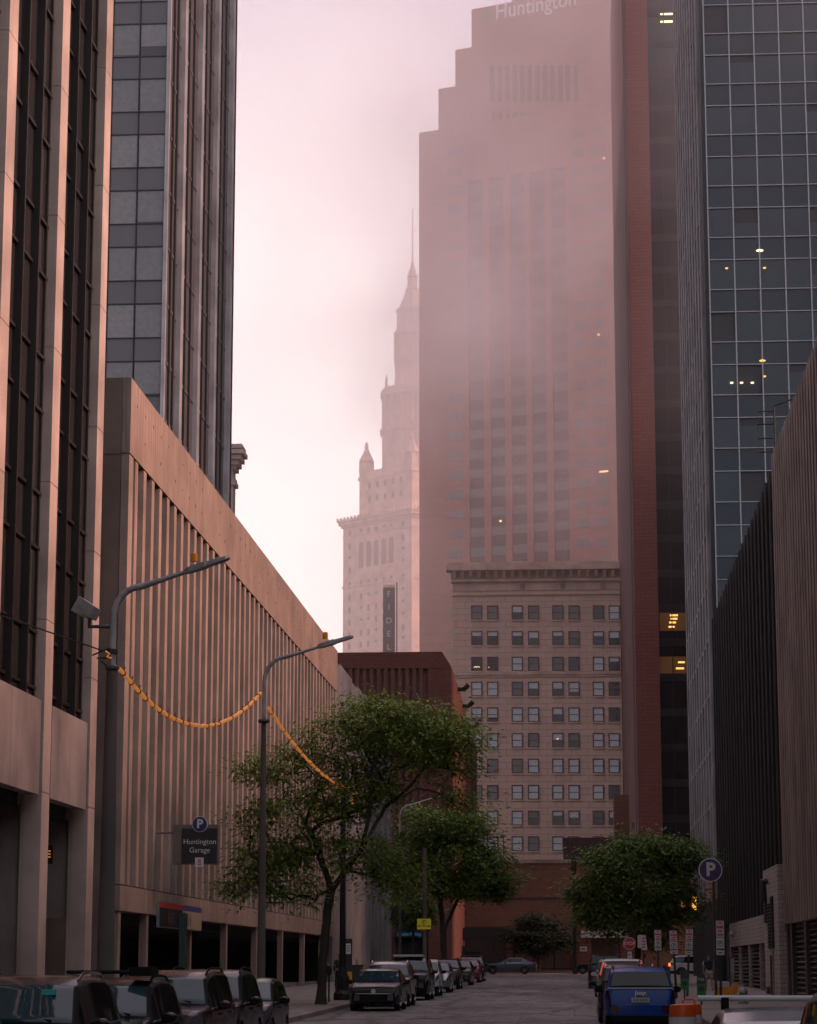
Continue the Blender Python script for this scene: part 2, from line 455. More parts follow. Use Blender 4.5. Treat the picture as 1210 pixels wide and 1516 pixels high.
text('letters', 'FIVE', .30, m_orange, sg, (-.08, .0, 0), (R(90), 0, 0), .008, bold=.004)
m_blackstone = plain('black_granite', (.02, .018, .018), .35)
# ------------------------------------------------------------------ parking garage of ribbed concrete
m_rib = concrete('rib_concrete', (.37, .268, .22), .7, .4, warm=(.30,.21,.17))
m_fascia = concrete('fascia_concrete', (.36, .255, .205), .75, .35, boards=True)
m_garage_side = concrete('garage_side_shaded', (.21, .15, .125), .55, .2)  # same garage concrete, darkened for the end that gets no sun
m_rib2 = concrete('groove_rib_shade', (.19, .135, .112), .6, .3)  # rib concrete darkened for the shade down in the groove
m_groove = concrete('groove_shade', (.045, .033, .029), .5, .2)  # shade between the ribs put into a near-black concrete
m_cord = plain('cord_black', (.02, .02, .02), .6)
GY0, GY1, GT = 80.9, 155.5, 22.12
t2 = thing('parking_garage', 'long concrete parking garage with vertical ribs and blank top band along the left pavement', 'parking garage', (XP, 118, 0))
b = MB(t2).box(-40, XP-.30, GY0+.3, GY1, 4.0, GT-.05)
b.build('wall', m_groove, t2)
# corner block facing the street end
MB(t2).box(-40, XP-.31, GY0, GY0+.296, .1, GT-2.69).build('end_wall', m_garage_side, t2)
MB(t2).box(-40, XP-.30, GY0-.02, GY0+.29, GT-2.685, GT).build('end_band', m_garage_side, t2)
MB(t2).box(XP-1.9, XP-1.55, GY0-.03, GY0-.002, 5.0, GT-2.71).build('end_slot', m_dark, t2)
b = MB(t2).box(XP-.29, XP, GY0-.02, GY1, GT-2.65, GT)
b.build('top_band', m_fascia, t2)
h = MB(t2); y = GY0+1.2
while y < GY1-1:
    for zz in (GT-.75, GT-1.75):
        if rnd.random() < .7:
            k_ = rnd.uniform(.5, 1.1)
            h.box(XP+.0015, XP+.008, y-.035*k_, y+.035*k_, zz-.07*k_, zz+.07*k_)
    y += 1.68
h.build('tie_hole', m_joint, t2)
P = 1.68; n = int((GY1-GY0-.5)/P)
MB(t2).box(XP-.29, XP-.02, GY0, GY0+.8, 4.82, GT-2.69).build('rib', m_rib, t2)
for i in range(n):
    y0 = GY0 + 1.15 + i*P
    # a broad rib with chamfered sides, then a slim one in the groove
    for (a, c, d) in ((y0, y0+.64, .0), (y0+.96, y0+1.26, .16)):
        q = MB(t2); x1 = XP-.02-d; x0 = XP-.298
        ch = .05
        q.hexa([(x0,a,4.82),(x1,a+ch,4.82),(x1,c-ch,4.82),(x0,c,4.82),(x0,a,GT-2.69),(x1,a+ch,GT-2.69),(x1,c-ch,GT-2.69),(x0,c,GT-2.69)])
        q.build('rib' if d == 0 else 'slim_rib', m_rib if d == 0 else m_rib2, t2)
MB(t2).box(XP-.28, XP-.09, GY0, GY1, GT-2.688, GT-2.652).build('shadow_gap', m_joint, t2)
MB(t2).box(XP-.6, XP-.02, GY0, GY1, 3.95, 4.78).build('ledge', m_fascia, t2)
MB(t2).box(XP-.28, XP-.06, GY0, GY1, 4.782, 4.818).build('shadow_gap', m_joint, t2)
for y in (81.0, 86.4, 96.4, 106.5, 116.8, 127.2, 137.6, 147.9):
    MB(t2).box(XP-.34, XP-.08, y, y+.46, .1, 3.948).build('column', m_fascia, t2)
b = MB(t2).box(-40, -26, GY0, GY1, .2, 3.95); b.box(-26, XP-.8, GY1-.4, GY1-.1, .2, 3.9)
b.build('inner_wall', m_dark, t2)
MB(t2).box(-26, XP-.6, GY0+.3, GY1-.4, 3.60, 3.94).build('soffit', m_dark, t2)
MB(t2).box(XP-.55, XP-.45, 97.2, GY1-.5, .5, 1.25).build('low_wall', m_conc_d, t2)
MB(t2).box(XP-1.6, XP-1.4, 82, 86.3, .2, 3.6).build('entry_wall', m_blackstone, t2)
MB(t2).box(XP-3.2, XP-3.0, 86.9, 96.3, 2.35, 3.6).build('entry_header', m_conc_d, t2)
m_red_d = plain('red_lamp', (.3,.05,.03), .5)
# signs on the garage
m_signblk = plain('sign_black', (.016, .016, .019), .5, var=.2)
m_signwht = plain('sign_white', (.62, .60, .60), .5, var=.06)
m_signred = plain('sign_red', (.50, .045, .035), .5, var=.08)
m_navy = plain('sign_navy', (.022, .026, .12), .4)
m_tan = plain('sign_tan', (.42, .32, .22), .6)
m_blue = plain('sign_blue', (.06, .06, .20), .5)
m_frame = plain('sign_frame', (.16, .12, .10), .6)
m_steel = plain('galvanised_steel', (.26, .26, .27), .5, .6, var=.25)
p = at(296, 1253, 87.5)                     # hangs out from the wall across the pavement
s1 = thing('garage_sign', 'square black sign reading Huntington Garage with round P on top', 'sign', (p.x, p.y, p.z))
W2, H2 = .66, .64
MB(s1).box(p.x-W2-.32, p.x+W2, p.y+.0, p.y+.32, p.z-H2, p.z+H2+.14).build('cabinet', m_frame, s1)
MB(s1).box(p.x-W2, p.x+W2-.03, p.y-.02, p.y-.002, p.z-H2+.03, p.z+H2).build('face', m_signblk, s1)
text('letters', 'Huntington', .262, m_signwht, s1, (0, -.024, .16), (R(90),0,0), .004)
text('letters', 'Garage', .262, m_signwht, s1, (0, -.024, -.14), (R(90),0,0), .004)
MB(s1).lathe([(.285,-.07),(.285,-.03)], (p.x, p.y, p.z+H2+.15), 28, axis='y').build('badge_rim', m_signwht, s1)
MB(s1).lathe([(.262,-.085),(.262,-.072)], (p.x, p.y, p.z+H2+.15), 28, axis='y').build('badge', m_navy, s1)
text('letters', 'P', .44, m_signwht, s1, (0, -.09, H2+.15), (R(90),0,0), .004, bold=.014)
MB(s1).box(p.x-.16, p.x+.15, p.y-.03, p.y-.021, p.z-.73, p.z-.40).build('sticker', m_signwht, s1)
for dz in (-.49, -.565, -.64):
    MB(s1).box(p.x-.06, p.x+.06, p.y-.037, p.y-.031, p.z+dz-.022, p.z+dz+.022).build('red_mark', m_signred, s1)
MB(s1).tube([(XP+.02, p.y+.15, p.z+.5),(p.x-W2-.3, p.y+.15, p.z+.5)], .04).build('bracket', m_frame, s1)
p0 = onx(237, 1340, XP+.10); p1 = onx(271, 1340, XP+.10); p2 = onx(299, 1345, XP+.10)
s2 = thing('garage_entry_sign', 'long sign over the garage entry, red and black half beside a blue and tan half', 'sign', (XP, p0.y, 4.2))
zb, zt = 3.55, 4.42
MB(s2).box(XP-.015, XP+.09, p0.y-.02, p2.y, zb-.04, zt+.02).build('cabinet', m_steel, s2)
MB(s2).box(XP+.092, XP+.10, p0.y, p1.y-.02, zb, zt-.2).build('face', m_signblk, s2)
MB(s2).box(XP+.092, XP+.10, p0.y, p1.y-.02, zt-.197, zt).build('red_band', m_signred, s2)
MB(s2).box(XP+.092, XP+.10, p1.y+.02, p2.y-.02, zb, zt-.2).build('face', m_tan, s2)
MB(s2).box(XP+.092, XP+.10, p1.y+.02, p2.y-.02, zt-.197, zt).build('blue_band', m_blue, s2)
ym = (p0.y+p1.y)/2
MB(s2).prism([(-.16,.0),(0,.26),(.16,0),(0,-.26)], lambda a,c,d: (XP+.102+d, ym-.6+a, (zb+zt)/2-.1+c), 0, .006).build('emblem', m_signred, s2)
for j, w in enumerate((.9, .7, 1.0)):
    MB(s2).box(XP+.101, XP+.106, ym-.2, ym-.2+w, zb+.15+j*.16, zb+.22+j*.16).build('text_bar', m_conc_d, s2)
for j in range(2):
    MB(s2).box(XP+.101, XP+.106, p1.y+1.3+j*.5, p1.y+1.5+j*.5, zb+.1, zb+.55).build('figure', m_conc_d, s2)
p = onx(410, 1325, XP+.4)
s3 = thing('wall_sign', 'small rounded black and white sign on the garage ribs behind tree branches', 'sign', (XP+.4, p.y, p.z))
s3o = MB(s3)
s3o.box(XP+.0, XP+.7, p.y, p.y+.12, p.z-.42, p.z+.42); s3o.build('cabinet', m_signblk, s3)
for j in range(3):
    MB(s3).box(XP+.1, XP+.62, p.y-.012, p.y-.002, p.z-.32+j*.25, p.z-.14+j*.25).build('white_bar', m_signwht, s3)

# ------------------------------------------------------------------ blank concrete building past the garage
m_greyc = concrete('grey_concrete', (.25, .235, .235), .5, .1)
m_greyd = concrete('grey_concrete_dark', (.12, .10, .095), .5, .1)
t3 = thing('blank_wall_building', 'blank grey concrete block with vertical panel joints between garage and brick theatre', 'building', (XP-.3, 180, 0))
MB(t3).box(-45, XP-.42, 155.8, 207, .2, 21.6).build('wall', m_greyc, t3)
for i in range(9):
    y = 155.9 + i*4.45
    MB(t3).box(XP-.417, XP-.30, y, y+4.40, .25, 21.9 if i % 3 else 21.7).build('wall_panel', m_greyc, t3)
for i in range(3):
    MB(t3).box(XP-.417, XP-.15-.3*(i % 2), 196.4+i*3.2, 198.8+i*3.2, .2, 21.5).build('buttress', (m_greyd if i % 2 else m_greyc), t3)
b = MB(t3)
for y in (160, 173, 186):
    b.box(XP-.297, XP-.28, y, y+1.4, .3, 2.6)
b.build('door', m_greyd, t3)

# ------------------------------------------------------------------ grey glass tower behind the garage
m_tglass = glass('tower_glass', (.12, .115, .125), .12, .7, .1)
m_tglass2 = glass('tower_spandrel', (.165, .15, .158), .4, .5)
m_blind = plain('drawn_blind', (.27, .25, .258), .8)
m_blind2 = plain('drawn_blind_warm', (.31, .285, .29), .8)
m_tmul = plain('tower_mullion', (.03, .028, .03), .5)
m_trib = concrete('tower_rib', (.52, .47, .475), .15, .05)
m_tdark = plain('tower_recess', (.15, .122, .118), .5)
t4 = thing('grey_tower', 'grey tower with glass end wall and pale vertical ribs, rising behind the garage', 'office tower', (-27.2, 158, 0))
BY0, BY1 = 158.0, 191.3
MB(t4).box(-68, -27.2, BY0+.4, BY1, 0, 112).build('core', m_tdark, t4)
zz = 18.2
while zz < 84:
    for j in range(4):
        x1 = -27.35-j*1.9; x0 = x1-1.84
        o = MB(t4).box(x0, x1, BY0+.25, BY0+.4, zz+1.68, zz+4.0).build('window', m_tglass, t4)
        fr = rnd.choice((1, 1, 1, 1, 1, .96, .7))
        MB(t4).box(x0+.03, x1-.03, BY0+.235, BY0+.247, zz+4.0-2.3*fr, zz+3.98).build('blind', rnd.choice((m_blind, m_blind, m_blind2)), o)
        MB(t4).box(x0, x1, BY0+.25, BY0+.4, zz+.06, zz+1.62).build('spandrel', m_tglass2, t4)
    zz += 4.02
b = MB(t4)
zz = 18.2
while zz < 111:
    b.box(-68, -27.36, BY0+.19, BY0+.3, zz-.02, zz+.06); b.box(-68, -27.36, BY0+.19, BY0+.3, zz+1.62, zz+1.68)
    zz += 4.02
for j in range(21): b.box(-27.36-j*1.9-.03, -27.36-j*1.9+.03, BY0+.18, BY0+.31, 0, 112)
b.build('mullion', m_tmul, t4)
MB(t4).box(-27.35, -27.1, BY0+.1, BY0+.5, 0, 112).build('corner_post', m_trib, t4)
for y in (163.0, 171.0, 179.0, 187.0):
    MB(t4).box(-27.2, -26.85, y, y+1.15, 0, 112).build('rib', m_trib, t4)
for y in (159.8, 161.4, 166.3, 168.6, 174.4, 176.7, 182.4, 184.7, 190.2):
    MB(t4).box(-27.2, -27.05, y, y+.22, 0, 112).build('slim_rib', m_tmul, t4)
b = MB(t4)
zz = 18.2
while zz < 111:
    b.box(-27.2, -27.14, BY0+1, BY1-.2, zz, zz+.25); zz += 4.02
b.build('floor_band', m_tglass2, t4)
# cornice of an old block far behind
m_old = concrete('old_limestone', (.42, .33, .28), .2)
p = at(345, 700, 330)
t5 = thing('old_corniced_block', 'old stone block whose heavy cornice peeks out beyond the grey tower', 'building', (p.x, 330, 0))
zt = at(345, 664, 330).z; xr = at(345.5, 700, 330).x
MB(t5).box(xr-30, xr, 330, 332.5, 0, zt-3).build('wall', m_old, t5)
b = MB(t5)
for j, (dz, d) in enumerate(((-5.2,.35),(-4.6,.15),(-3.0,.4),(-2.4,.8),(-1.7,1.2),(-1.0,1.6),(-.2,1.35))):
    b.box(xr-30, xr+d, 330-d, 333, zt+dz, zt+dz+.58)
b.build('cornice', m_old, t5)
# ------------------------------------------------------------------ brown brick theatre building with ribs
m_brown = brick('brown_brick', (.21, .088, .072), (.26, .105, .085), (.13, .075, .065), .6, .2, .015, .8, .3)
m_redbr = brick('red_brick', (.22, .078, .058), (.26, .09, .065), (.08, .045, .04), .6, .2, .015, .8, .3)
m_ribd = plain('rib_brown', (.055, .022, .020), .8)
TY = 210.5
t = thing('theatre_building', 'brown brick hall with ribbed front, smooth end pier and sloped corner at the crossing', 'building', (-16, TY, 0))
def X(u, Y, v=1100): return at(u, v, Y).x
def Z(v, Y, u=650): return at(u, v, Y).z
zt = Z(965, TY); xl = -40; xe = X(668, TY); xc = X(655, TY)
x520, x632 = X(518, TY), X(634, TY)
# main mass with a roof line that steps down along the cross street
MB(t).prism([(xl, 0), (xe, 0), (xe, Z(986, TY)), (xc, zt-.004), (xl, zt-.004)], lambda a, c, d: (a, TY+.35+d, c), 0, 7.5).build('wall', m_brown, t)
MB(t).box(xl, X(505,TY), TY, TY+.348, 6.8, zt-1.3).build('front_panel', m_brown, t)
MB(t).prism([(xl, zt-1.3), (xe, Z(986,TY)-.2), (xe, Z(986, TY)), (xc, zt), (xl, zt)], lambda a, c, d: (a, TY+d, c), -.1, .347).build('top_band', m_redbr, t)
MB(t).prism([(x632, 0), (xe, 0), (xe, Z(986, TY)-.21), (x632, zt-1.31)], lambda a, c, d: (a, TY+d, c), -.06, .347).build('end_pier', m_redbr, t)
x = X(505, TY)
while x < x632-.4:
    MB(t).box(x, x+.34, TY-.05, TY+.347, 6.8, zt-1.31).build('rib', m_brown, t)
    x += .62
# wings stepping back, each a bit lower
prev = xe
side = [(218, 1004), (228, 1030), (240, 1062), (252, 1092)]
for i, (yy, v) in enumerate(side):
    xs = at(668 + (yy-210.5)*.76, v, yy).x
    MB(t).box(xl+8, xs, yy+.01, yy+12, 0, Z(v, yy)).build('wing', m_brown, t)
    if i < 3:
        MB(t).box(xs, xs+.75, yy+5, yy+5.35, Z(v+6, yy)-.25, Z(v+6, yy)+.1).tube([(xs+.65,yy+5.17,Z(v+6,yy)),(xs+1.0,yy+5.1,Z(v+6,yy)+.35)], .25).build('floodlight', m_bronze, t)
MB(t).box(X(588,TY), x632-.05, TY+.05, TY+.34, .5, 6.6).build('entrance', m_dark, t)
m_teal = glow('teal_sign_letters', (.02, .22, .42), .35)
q = at(606, 1383, TY-1.2)
s = thing('blue_lettered_sign', 'thin blue lettered sign over the dark entrance of the brown theatre', 'sign', (q.x, TY-.9, q.z))
MB(s).box(q.x-1.25, q.x+1.15, TY-.9, TY-.1, q.z-.26, q.z+.26).build('board', m_signblk, s)
text('letters', 'Theater Parking', .40, m_teal, s, (-.05, -.012, 0), (R(90),0,0), .005, sx=.8)

# ------------------------------------------------------------------ low brick building across the junction
LY = 236.0
m_lowbr = brick('low_brick', (.22, .11, .075), (.27, .13, .088), (.15, .095, .075), .7, .22, .018, .85, .35)
m_cop = concrete('coping', (.36, .30, .27), .2)
m_maroon = plain('maroon_metal', (.055, .022, .026), .6)
t = thing('low_brick_building', 'low brown brick building with plain upper wall closing the street beyond the junction', 'building', (-1, LY, 0))
lz = Z(1278, LY, 780); lx0, lx1 = X(664, LY), 24
MB(t).box(lx0, lx1, LY, LY+26, 0, lz).build('wall', m_lowbr, t)
MB(t).box(lx0-.1, lx1, LY-.12, LY+.3, lz+.004, lz+.35).build('coping', m_cop, t)
MB(t).box(lx0, lx1, LY-.05, LY-.004, lz-3.4, lz-3.25).build('string_course', m_maroon, t)
MB(t).box(X(832,LY), X(905,LY)+3, LY+1, LY+9, lz+.40, Z(1240, LY)).build('roof_box', m_maroon, t)
MB(t).box(X(832,LY), X(905,LY)+3, LY+.8, LY+1.2, lz+.355, lz+.395).build('pale_flashing', m_cop, t)
MB(t).box(X(908,LY+9), X(930,LY+9), LY+9.1, LY+16, lz, Z(1178, LY+9)).build('stair_bulkhead', m_lowbr, t)
# ground floor: recess behind the fence, red portal with a tan wall
MB(t).box(lx0+.5, X(748,LY), LY-.03, LY-.005, Z(1440,LY), Z(1372,LY)).build('dark_recess_panel', m_maroon, t)  # flat panel, darkness of the recess put into its colour
b = MB(t)
px0, px1, pz = X(840,LY-3), X(935,LY-3), Z(1367, LY-3)
b.box(px0, px1, LY-3, LY-.006, Z(1378,LY-3), pz); b.box(px0, X(872,LY-3), LY-3, LY-.006, 1.2, Z(1378,LY-3)-.004)
b.box(X(914,LY-3), px1, LY-3, LY-.006, 1.2, Z(1378,LY-3)-.004); b.build('portal', m_redbr, t)
MB(t).box(px0-.1, px1+.1, LY-3.12, LY-2.6, pz+.004, pz+.22).build('portal_cap', m_maroon, t)
m_tanst = concrete('tan_stone', (.30, .20, .13), .2)
MB(t).box(X(872,LY-3)+.05, X(914,LY-3)-.05, LY-.9, LY-.5, 1.3, Z(1380,LY-3)-.1).build('tan_wall', m_tanst, t)
MB(t).box(X(906,LY-1), X(913,LY-1), LY-1.0, LY-.91, 1.5, Z(1398,LY-1)).build('pale_door', m_cop, t)
q = at(892, 1383, LY-3.3)
s = thing('address_sign', 'pale board reading 800 SUPERIOR over the red portal', 'sign', (q.x, LY-3.1, q.z))
MB(s).box(q.x-2.0, q.x+2.4, LY-3.2, LY-3.02, q.z-.33, q.z+.33).build('board', m_signwht, s)
text('letters', '800 SUPERIOR', .50, m_signblk, s, (.2, -.105, 0), (R(90),0,0), .004, sx=.9)
q = at(864, 1405, LY-3.1)
s = thing('wall_plaque', 'small white plaque on the red brick portal below the address board', 'plaque', (q.x, LY-3.02, q.z))
MB(s).box(q.x-.32, q.x+.32, LY-3.07, LY-3.01, q.z-.22, q.z+.22).build('plate', m_signwht, s)
for j in range(2): MB(s).box(q.x-.22, q.x+.22, LY-3.078, LY-3.071, q.z-.08+j*.12, q.z-.03+j*.12).build('text_bar', m_conc_d, s)
# iron fence
m_iron = plain('black_iron', (.012, .011, .012), .5)
FY = 231.5
t = thing('iron_fence', 'tall black iron picket fence in front of the low brick building', 'fence', (X(760,FY), FY, gz(FY)))
fx0, fx1, fz0, fz1 = X(672,FY), X(846,FY), gz(FY)+KERB, Z(1378,FY)
r_ = MB(t)
for z in (fz0+.2, fz0+2.0, fz1-.35): r_.box(fx0, fx1, FY-.03, FY+.03, z, z+.09)
r_.build('rail', m_iron, t)
p_ = MB(t); x = fx0
while x < fx1:
    p_.box(x, x+.045, FY-.028, FY+.028, fz0, fz1-.36); x += .21
p_.build('picket_panel', m_iron, t)
MB(t).box(fx0, X(762,FY), FY-.04, FY+.04, fz1-.9, fz1+.25).build('dark_screen', m_iron, t)
for i in range(7):
    x = fx0 + (fx1-fx0)*i/6
    MB(t).box(x-.09, x+.09, FY-.1, FY+.1, fz0, fz1+.1).build('post', m_iron, t)
MB(t).hexa([(fx0,FY-.9,fz0),(X(775,FY),FY-.9,fz0),(X(775,FY),FY-.5,fz0),(fx0,FY-.5,fz0),(fx0,FY-.9,fz0+2.6),(X(775,FY),FY-.9,fz0+.5),(X(775,FY),FY-.5,fz0+.5),(fx0,FY-.5,fz0+2.6)]).build('ramp_wall', m_blackstone, t)

# ------------------------------------------------------------------ pale stone hotel block with sash windows
m_ash = brick('ashlar', (.58, .39, .32), (.66, .435, .36), (.25, .16, .135), 2.4, .96, .028, .85, .25)
m_orn = concrete('ornament_stone', (.56, .38, .31), .3, .2)
m_orn_d = concrete('ornament_deep', (.30, .195, .16), .3, .2)
m_sash = plain('sash_frame', (.055, .038, .034), .6)
m_pane = glass('sash_pane', (.05, .055, .062), .08, .6, .1)
m_sblind = plain('sash_blind', (.58, .60, .65), .8, var=.06)
m_sgrey = plain('sash_blind_grey', (.20, .185, .19), .8, var=.1)
m_amber = glow('amber_light', (1.0, .62, .28), 1.6)
HY = 360.0
t = thing('stone_office_block', 'pale stone block with rows of paired sash windows and heavy bracketed cornice', 'building', (-6, HY, 0))
hx0, hx1, hz = X(671, HY), 7.5, Z(833, HY, 800)
MB(t).box(hx0, hx1, HY, HY+26, 0, hz-4.2).build('wall', m_ash, t)
b = MB(t)
b.box(hx0-.1, hx1, HY-.25, HY+26, hz-4.9, hz-4.72)
b.box(hx0-.25, hx1, HY-.5, HY+1, hz-2.9, hz-2.5); b.box(hx0, hx1, HY-.15, HY+26, hz-4.19, hz-2.91)
b.box(hx0-.9, hx1, HY-1.5, HY+1.2, hz-1.25, hz-.55); b.box(hx0-.6, hx1, HY-.9, HY+1, hz-.546, hz)
b.build('cornice', m_orn, t)
MB(t).box(hx0-.2, hx1, HY-.42, HY+1, hz-2.49, hz-1.26).build('cornice_frieze', m_orn_d, t)
MB(t).box(hx0, hx1, HY+.6, HY+26, hz-1.2, hz-.4).build('attic', m_orn, t)
b = MB(t); x = hx0
while x < hx1-.6:
    b.hexa([(x,HY-.5,hz-2.3),(x+.5,HY-.5,hz-2.3),(x+.5,HY-.42,hz-2.3),(x,HY-.42,hz-2.3),(x,HY-1.3,hz-1.27),(x+.5,HY-1.3,hz-1.27),(x+.5,HY-.42,hz-1.27),(x,HY-.42,hz-1.27)])
    x += 1.25
b.build('bracket_row', m_orn, t)
b = MB(t); x = hx0
while x < hx1: b.box(x, x+.25, HY-.62, HY-.5, hz-2.88, hz-2.55); x += .48
b.build('dentil_row', m_orn, t)
for u in (776, 836, 896):
    MB(t).box(X(u,HY)-.35, X(u,HY)+.35, HY-.3, HY-.16, hz-4.0, hz-3.2).build('roundel', m_orn_d, t)
b = MB(t); zb = Z(998, HY, 800)
b.box(hx0-.1, hx1, HY-.22, HY-.004, zb-.1, zb+.28); b.box(hx0-.1, hx1, HY-.12, HY-.004, zb-.42, zb-.18); b.build('belt_course', m_orn, t)
frame = MB(); W_, H_ = 1.66, 2.15
frame.box(-W_/2, -W_/2+.16, -.02, .14, -H_/2, H_/2); frame.box(W_/2-.16, W_/2, -.02, .14, -H_/2, H_/2)
frame.box(-W_/2+.16, W_/2-.16, -.02, .14, H_/2-.16, H_/2); frame.box(-W_/2+.16, W_/2-.16, -.02, .14, -H_/2, -H_/2+.14)
frame.box(-W_/2+.16, W_/2-.16, .0, .10, -.05, .05)
fm = frame.mesh('window', m_sash)
pm = MB().box(-W_/2+.16, W_/2-.16, .065, .09, -H_/2+.14, H_/2-.16).mesh('pane', m_pane)
bms = {}
for k, (fr, mm) in {'full': (1, m_sblind), 'half': (.5, m_sblind), 'third': (.3, m_sblind), 'grey': (1, m_sgrey), 'greyhalf': (.55, m_sgrey), 'most': (.72, m_sblind)}.items():
    bms[k] = MB().box(-W_/2+.17, W_/2-.17, .05, .062, H_/2-.16-(H_-.31)*fr, H_/2-.165).mesh('blind', mm)
sill = MB().box(-W_/2-.12, W_/2+.12, -.18, .0, -H_/2-.2, -H_/2-.003).mesh('sill', m_orn)
blinds = [
 ['grey','grey','half','grey','grey','grey',None,'full'],
 ['third','third','third','half','third','greyhalf','third','half'],
 [None,None,'full','grey','grey',None,'full','third'],
 ['full','full','grey','half','half','most','full',None],
 ['most','most','full','full','half','full','full',None],
 ['full','full','full','grey','half','greyhalf','full','full'],
 ['full','grey','grey','full','full','full','full','full'],
 ['grey','grey','full','full','full','full','full',None],
 ['full','full','full','greyhalf','third','half',None,'half'],
 ['full','full','full','grey','full','half','half','full']]
rec = MB()
for r, vy in enumerate((907, 945, 983, 1020, 1058, 1096, 1134, 1173, 1211, 1249)):
    for c_, u in enumerate((706, 729.5, 766, 790, 826, 850, 886, 909.5)):
        q = at(u, vy, HY)
        lx, lz_ = q.x-t.location.x, q.z
        w = link('window', fm, t, (lx, -.15, lz_))
        link('pane', pm, w); 
        k = blinds[r][c_]
        if k: link('blind', bms[k], w)
        link('sill', sill, w, (0, .146, 0))
        if (r, c_) in ((2,0),(2,1)):
            for j in range(5 if c_ == 0 else 1):
                MB().lathe([(.02,-.07),(.09,0),(.02,.07)], (-.35+.18*j+(0 if c_==0 else -.2), .04, -.5+(.1 if j%2 else 0)), 8).build('lamp', m_amber, w)
        if (r, c_) == (5, 4): MB().lathe([(.02,-.1),(.11,0),(.02,.1)], (0, .03, .2), 8).build('lamp', m_amber, w)
# roof plant
q = at(766, 828, HY+5)
s = thing('roof_tank', 'pale horizontal cylinder tank on the stone block roof', 'tank', (q.x, HY+5, hz-.4))
MB(s).lathe([(.5,-.9),(.72,-.8),(.72,.8),(.5,.9)], (q.x, HY+5, hz+.3), 18, axis='x').build('shell', m_signwht, s, True)
MB(s).box(q.x-.7, q.x-.5, HY+4.5, HY+5.5, hz-.4, hz-.2).box(q.x+.5, q.x+.7, HY+4.5, HY+5.5, hz-.4, hz-.2).build('cradle', m_steel, s)
MB(s).tube([(q.x+.9, HY+5, hz-.4),(q.x+.9, HY+5, hz+1.4),(q.x+1.8,HY+5,hz+1.4)], .08).build('vent_pipe', m_steel, s)
q = at(833, 828, HY+5)
s = thing('roof_cabinet', 'two small pale boxes on the stone block roof', 'equipment', (q.x, HY+5, hz-.4))
for d in (-.6, .5):
    MB(s).box(q.x+d-.48, q.x+d+.48, HY+4.6, HY+5.5, hz-.4, hz+.35).build('cabinet', m_signwht, s)
q = at(862, 828, HY+5)
s = thing('roof_vent', 'low pale domed vent on the stone block roof', 'vent', (q.x, HY+5, hz-.4))
MB(s).lathe([(.85,-.4),(.85,0),(.95,.15),(.7,.45),(.3,.52)], (q.x, HY+5, hz), 16).build('dome', m_signwht, s, True)

# ------------------------------------------------------------------ stepped skyscraper, face turned a little to the left
m_sky = brick('granite_red', (.34, .175, .145), (.39, .20, .165), (.25, .13, .11), 3.0, 1.95, .05, .7, .15)
m_skyd = plain('granite_spandrel', (.11, .07, .07), .5)
m_skyg = glass('sky_glass', (.20, .195, .205), .25, .5)  # pale base colour stands in for reflected sky
TX0, TYY = at(621, 700, 475).x, 475.0
t = thing('stepped_skyscraper', 'huge reddish skyscraper with stepped shoulders fading into low cloud', 'skyscraper', (TX0, TYY, 0), R(-22))
ca, sa = math.cos(R(-22)), math.sin(R(-22))
def tloc(u, v=700):             # distance along the face where pixel column u meets it
    d = ray(u, v); # C + d*k on plane
    nx, ny = -sa, ca
    k = ((TX0)*nx + TYY*ny)/(d.x*nx + d.y*ny)
    px, py, pz = d.x*k, d.y*k, EYE + d.z*k
    return (px-TX0)*ca + (py-TYY)*sa, pz
steps = [(tloc(621, 196)), (tloc(648, 131)), (tloc(673, 73)), (tloc(697, 13))]
Wt = 64.0
prof = []
for (a, z) in steps: prof.append((a, z))
last = 0
b = MB()
zprev = 0
for i, (a, z) in enumerate(prof):
    b.box(a, Wt-a, .4 if i == 0 else .4, 46-a, zprev, z); zprev = z - .02 if False else z
b.box(prof[-1][0]+9, Wt-prof[-1][0]-9, .4, 30, zprev, zprev+9)
b.build('wall', m_sky, t)
fa = [tloc(u)[0] for u in (695, 717, 727, 748.5, 758, 780, 789, 810.5, 820, 842.5)]
strips = [(fa[2*i], fa[2*i+1]) for i in range(5)]
cols = [(tloc(665)[0], tloc(687)[0]), (tloc(852)[0], tloc(871)[0]), (tloc(882)[0], tloc(901)[0])]
# front skin: piers between the strips, standing 0.4 m proud of the recessed strips
zS = prof[0][1]-.1
edges = [0] + [e for s_ in strips for e in s_] + [Wt]
zmid = tloc(740, 262)[1]
for i in range(0, len(edges), 2):
    MB().box(edges[i]+(0 if i else .0), edges[i+1], 0, .398, 0, zS).build('pier', m_sky, t)
fl = 3.93
rows = int((zS-16)/fl)
big = []; small = []
wm = {}
nwin = 0
stuff_w = MB()
for r in range(rows):
    z0 = 14.3 + r*fl
    for (a, c_) in strips + cols:
        flush = (a, c_) in cols
        y1 = -.03 if flush else .36
        wd = 60 < z0+1 < 107
        if z0 < 52: continue
        if z0 < 99:
            key = (round(c_-a, 2), flush)
            if key not in wm:
                wd_ = c_-a; m_ = MB()
                m_.box(0, wd_*.49, -.04, .03, 0, 1.75); m_.box(wd_*.51, wd_, -.04, .03, 0, 1.75)
                wm[key] = m_.mesh('window', m_skyg)
            link('window', wm[key], t, (a, y1 - (0 if flush else .0), z0)); nwin += 1
        else:
            stuff_w.box(a, a+(c_-a)*.49, y1-.04, y1+.03, z0, z0+1.75); stuff_w.box(a+(c_-a)*.51, c_, y1-.04, y1+.03, z0, z0+1.75)
if nwin > 100: print('tower windows', nwin)
o = stuff_w.build('upper_windows', m_skyg, t); o['kind'] = 'stuff'
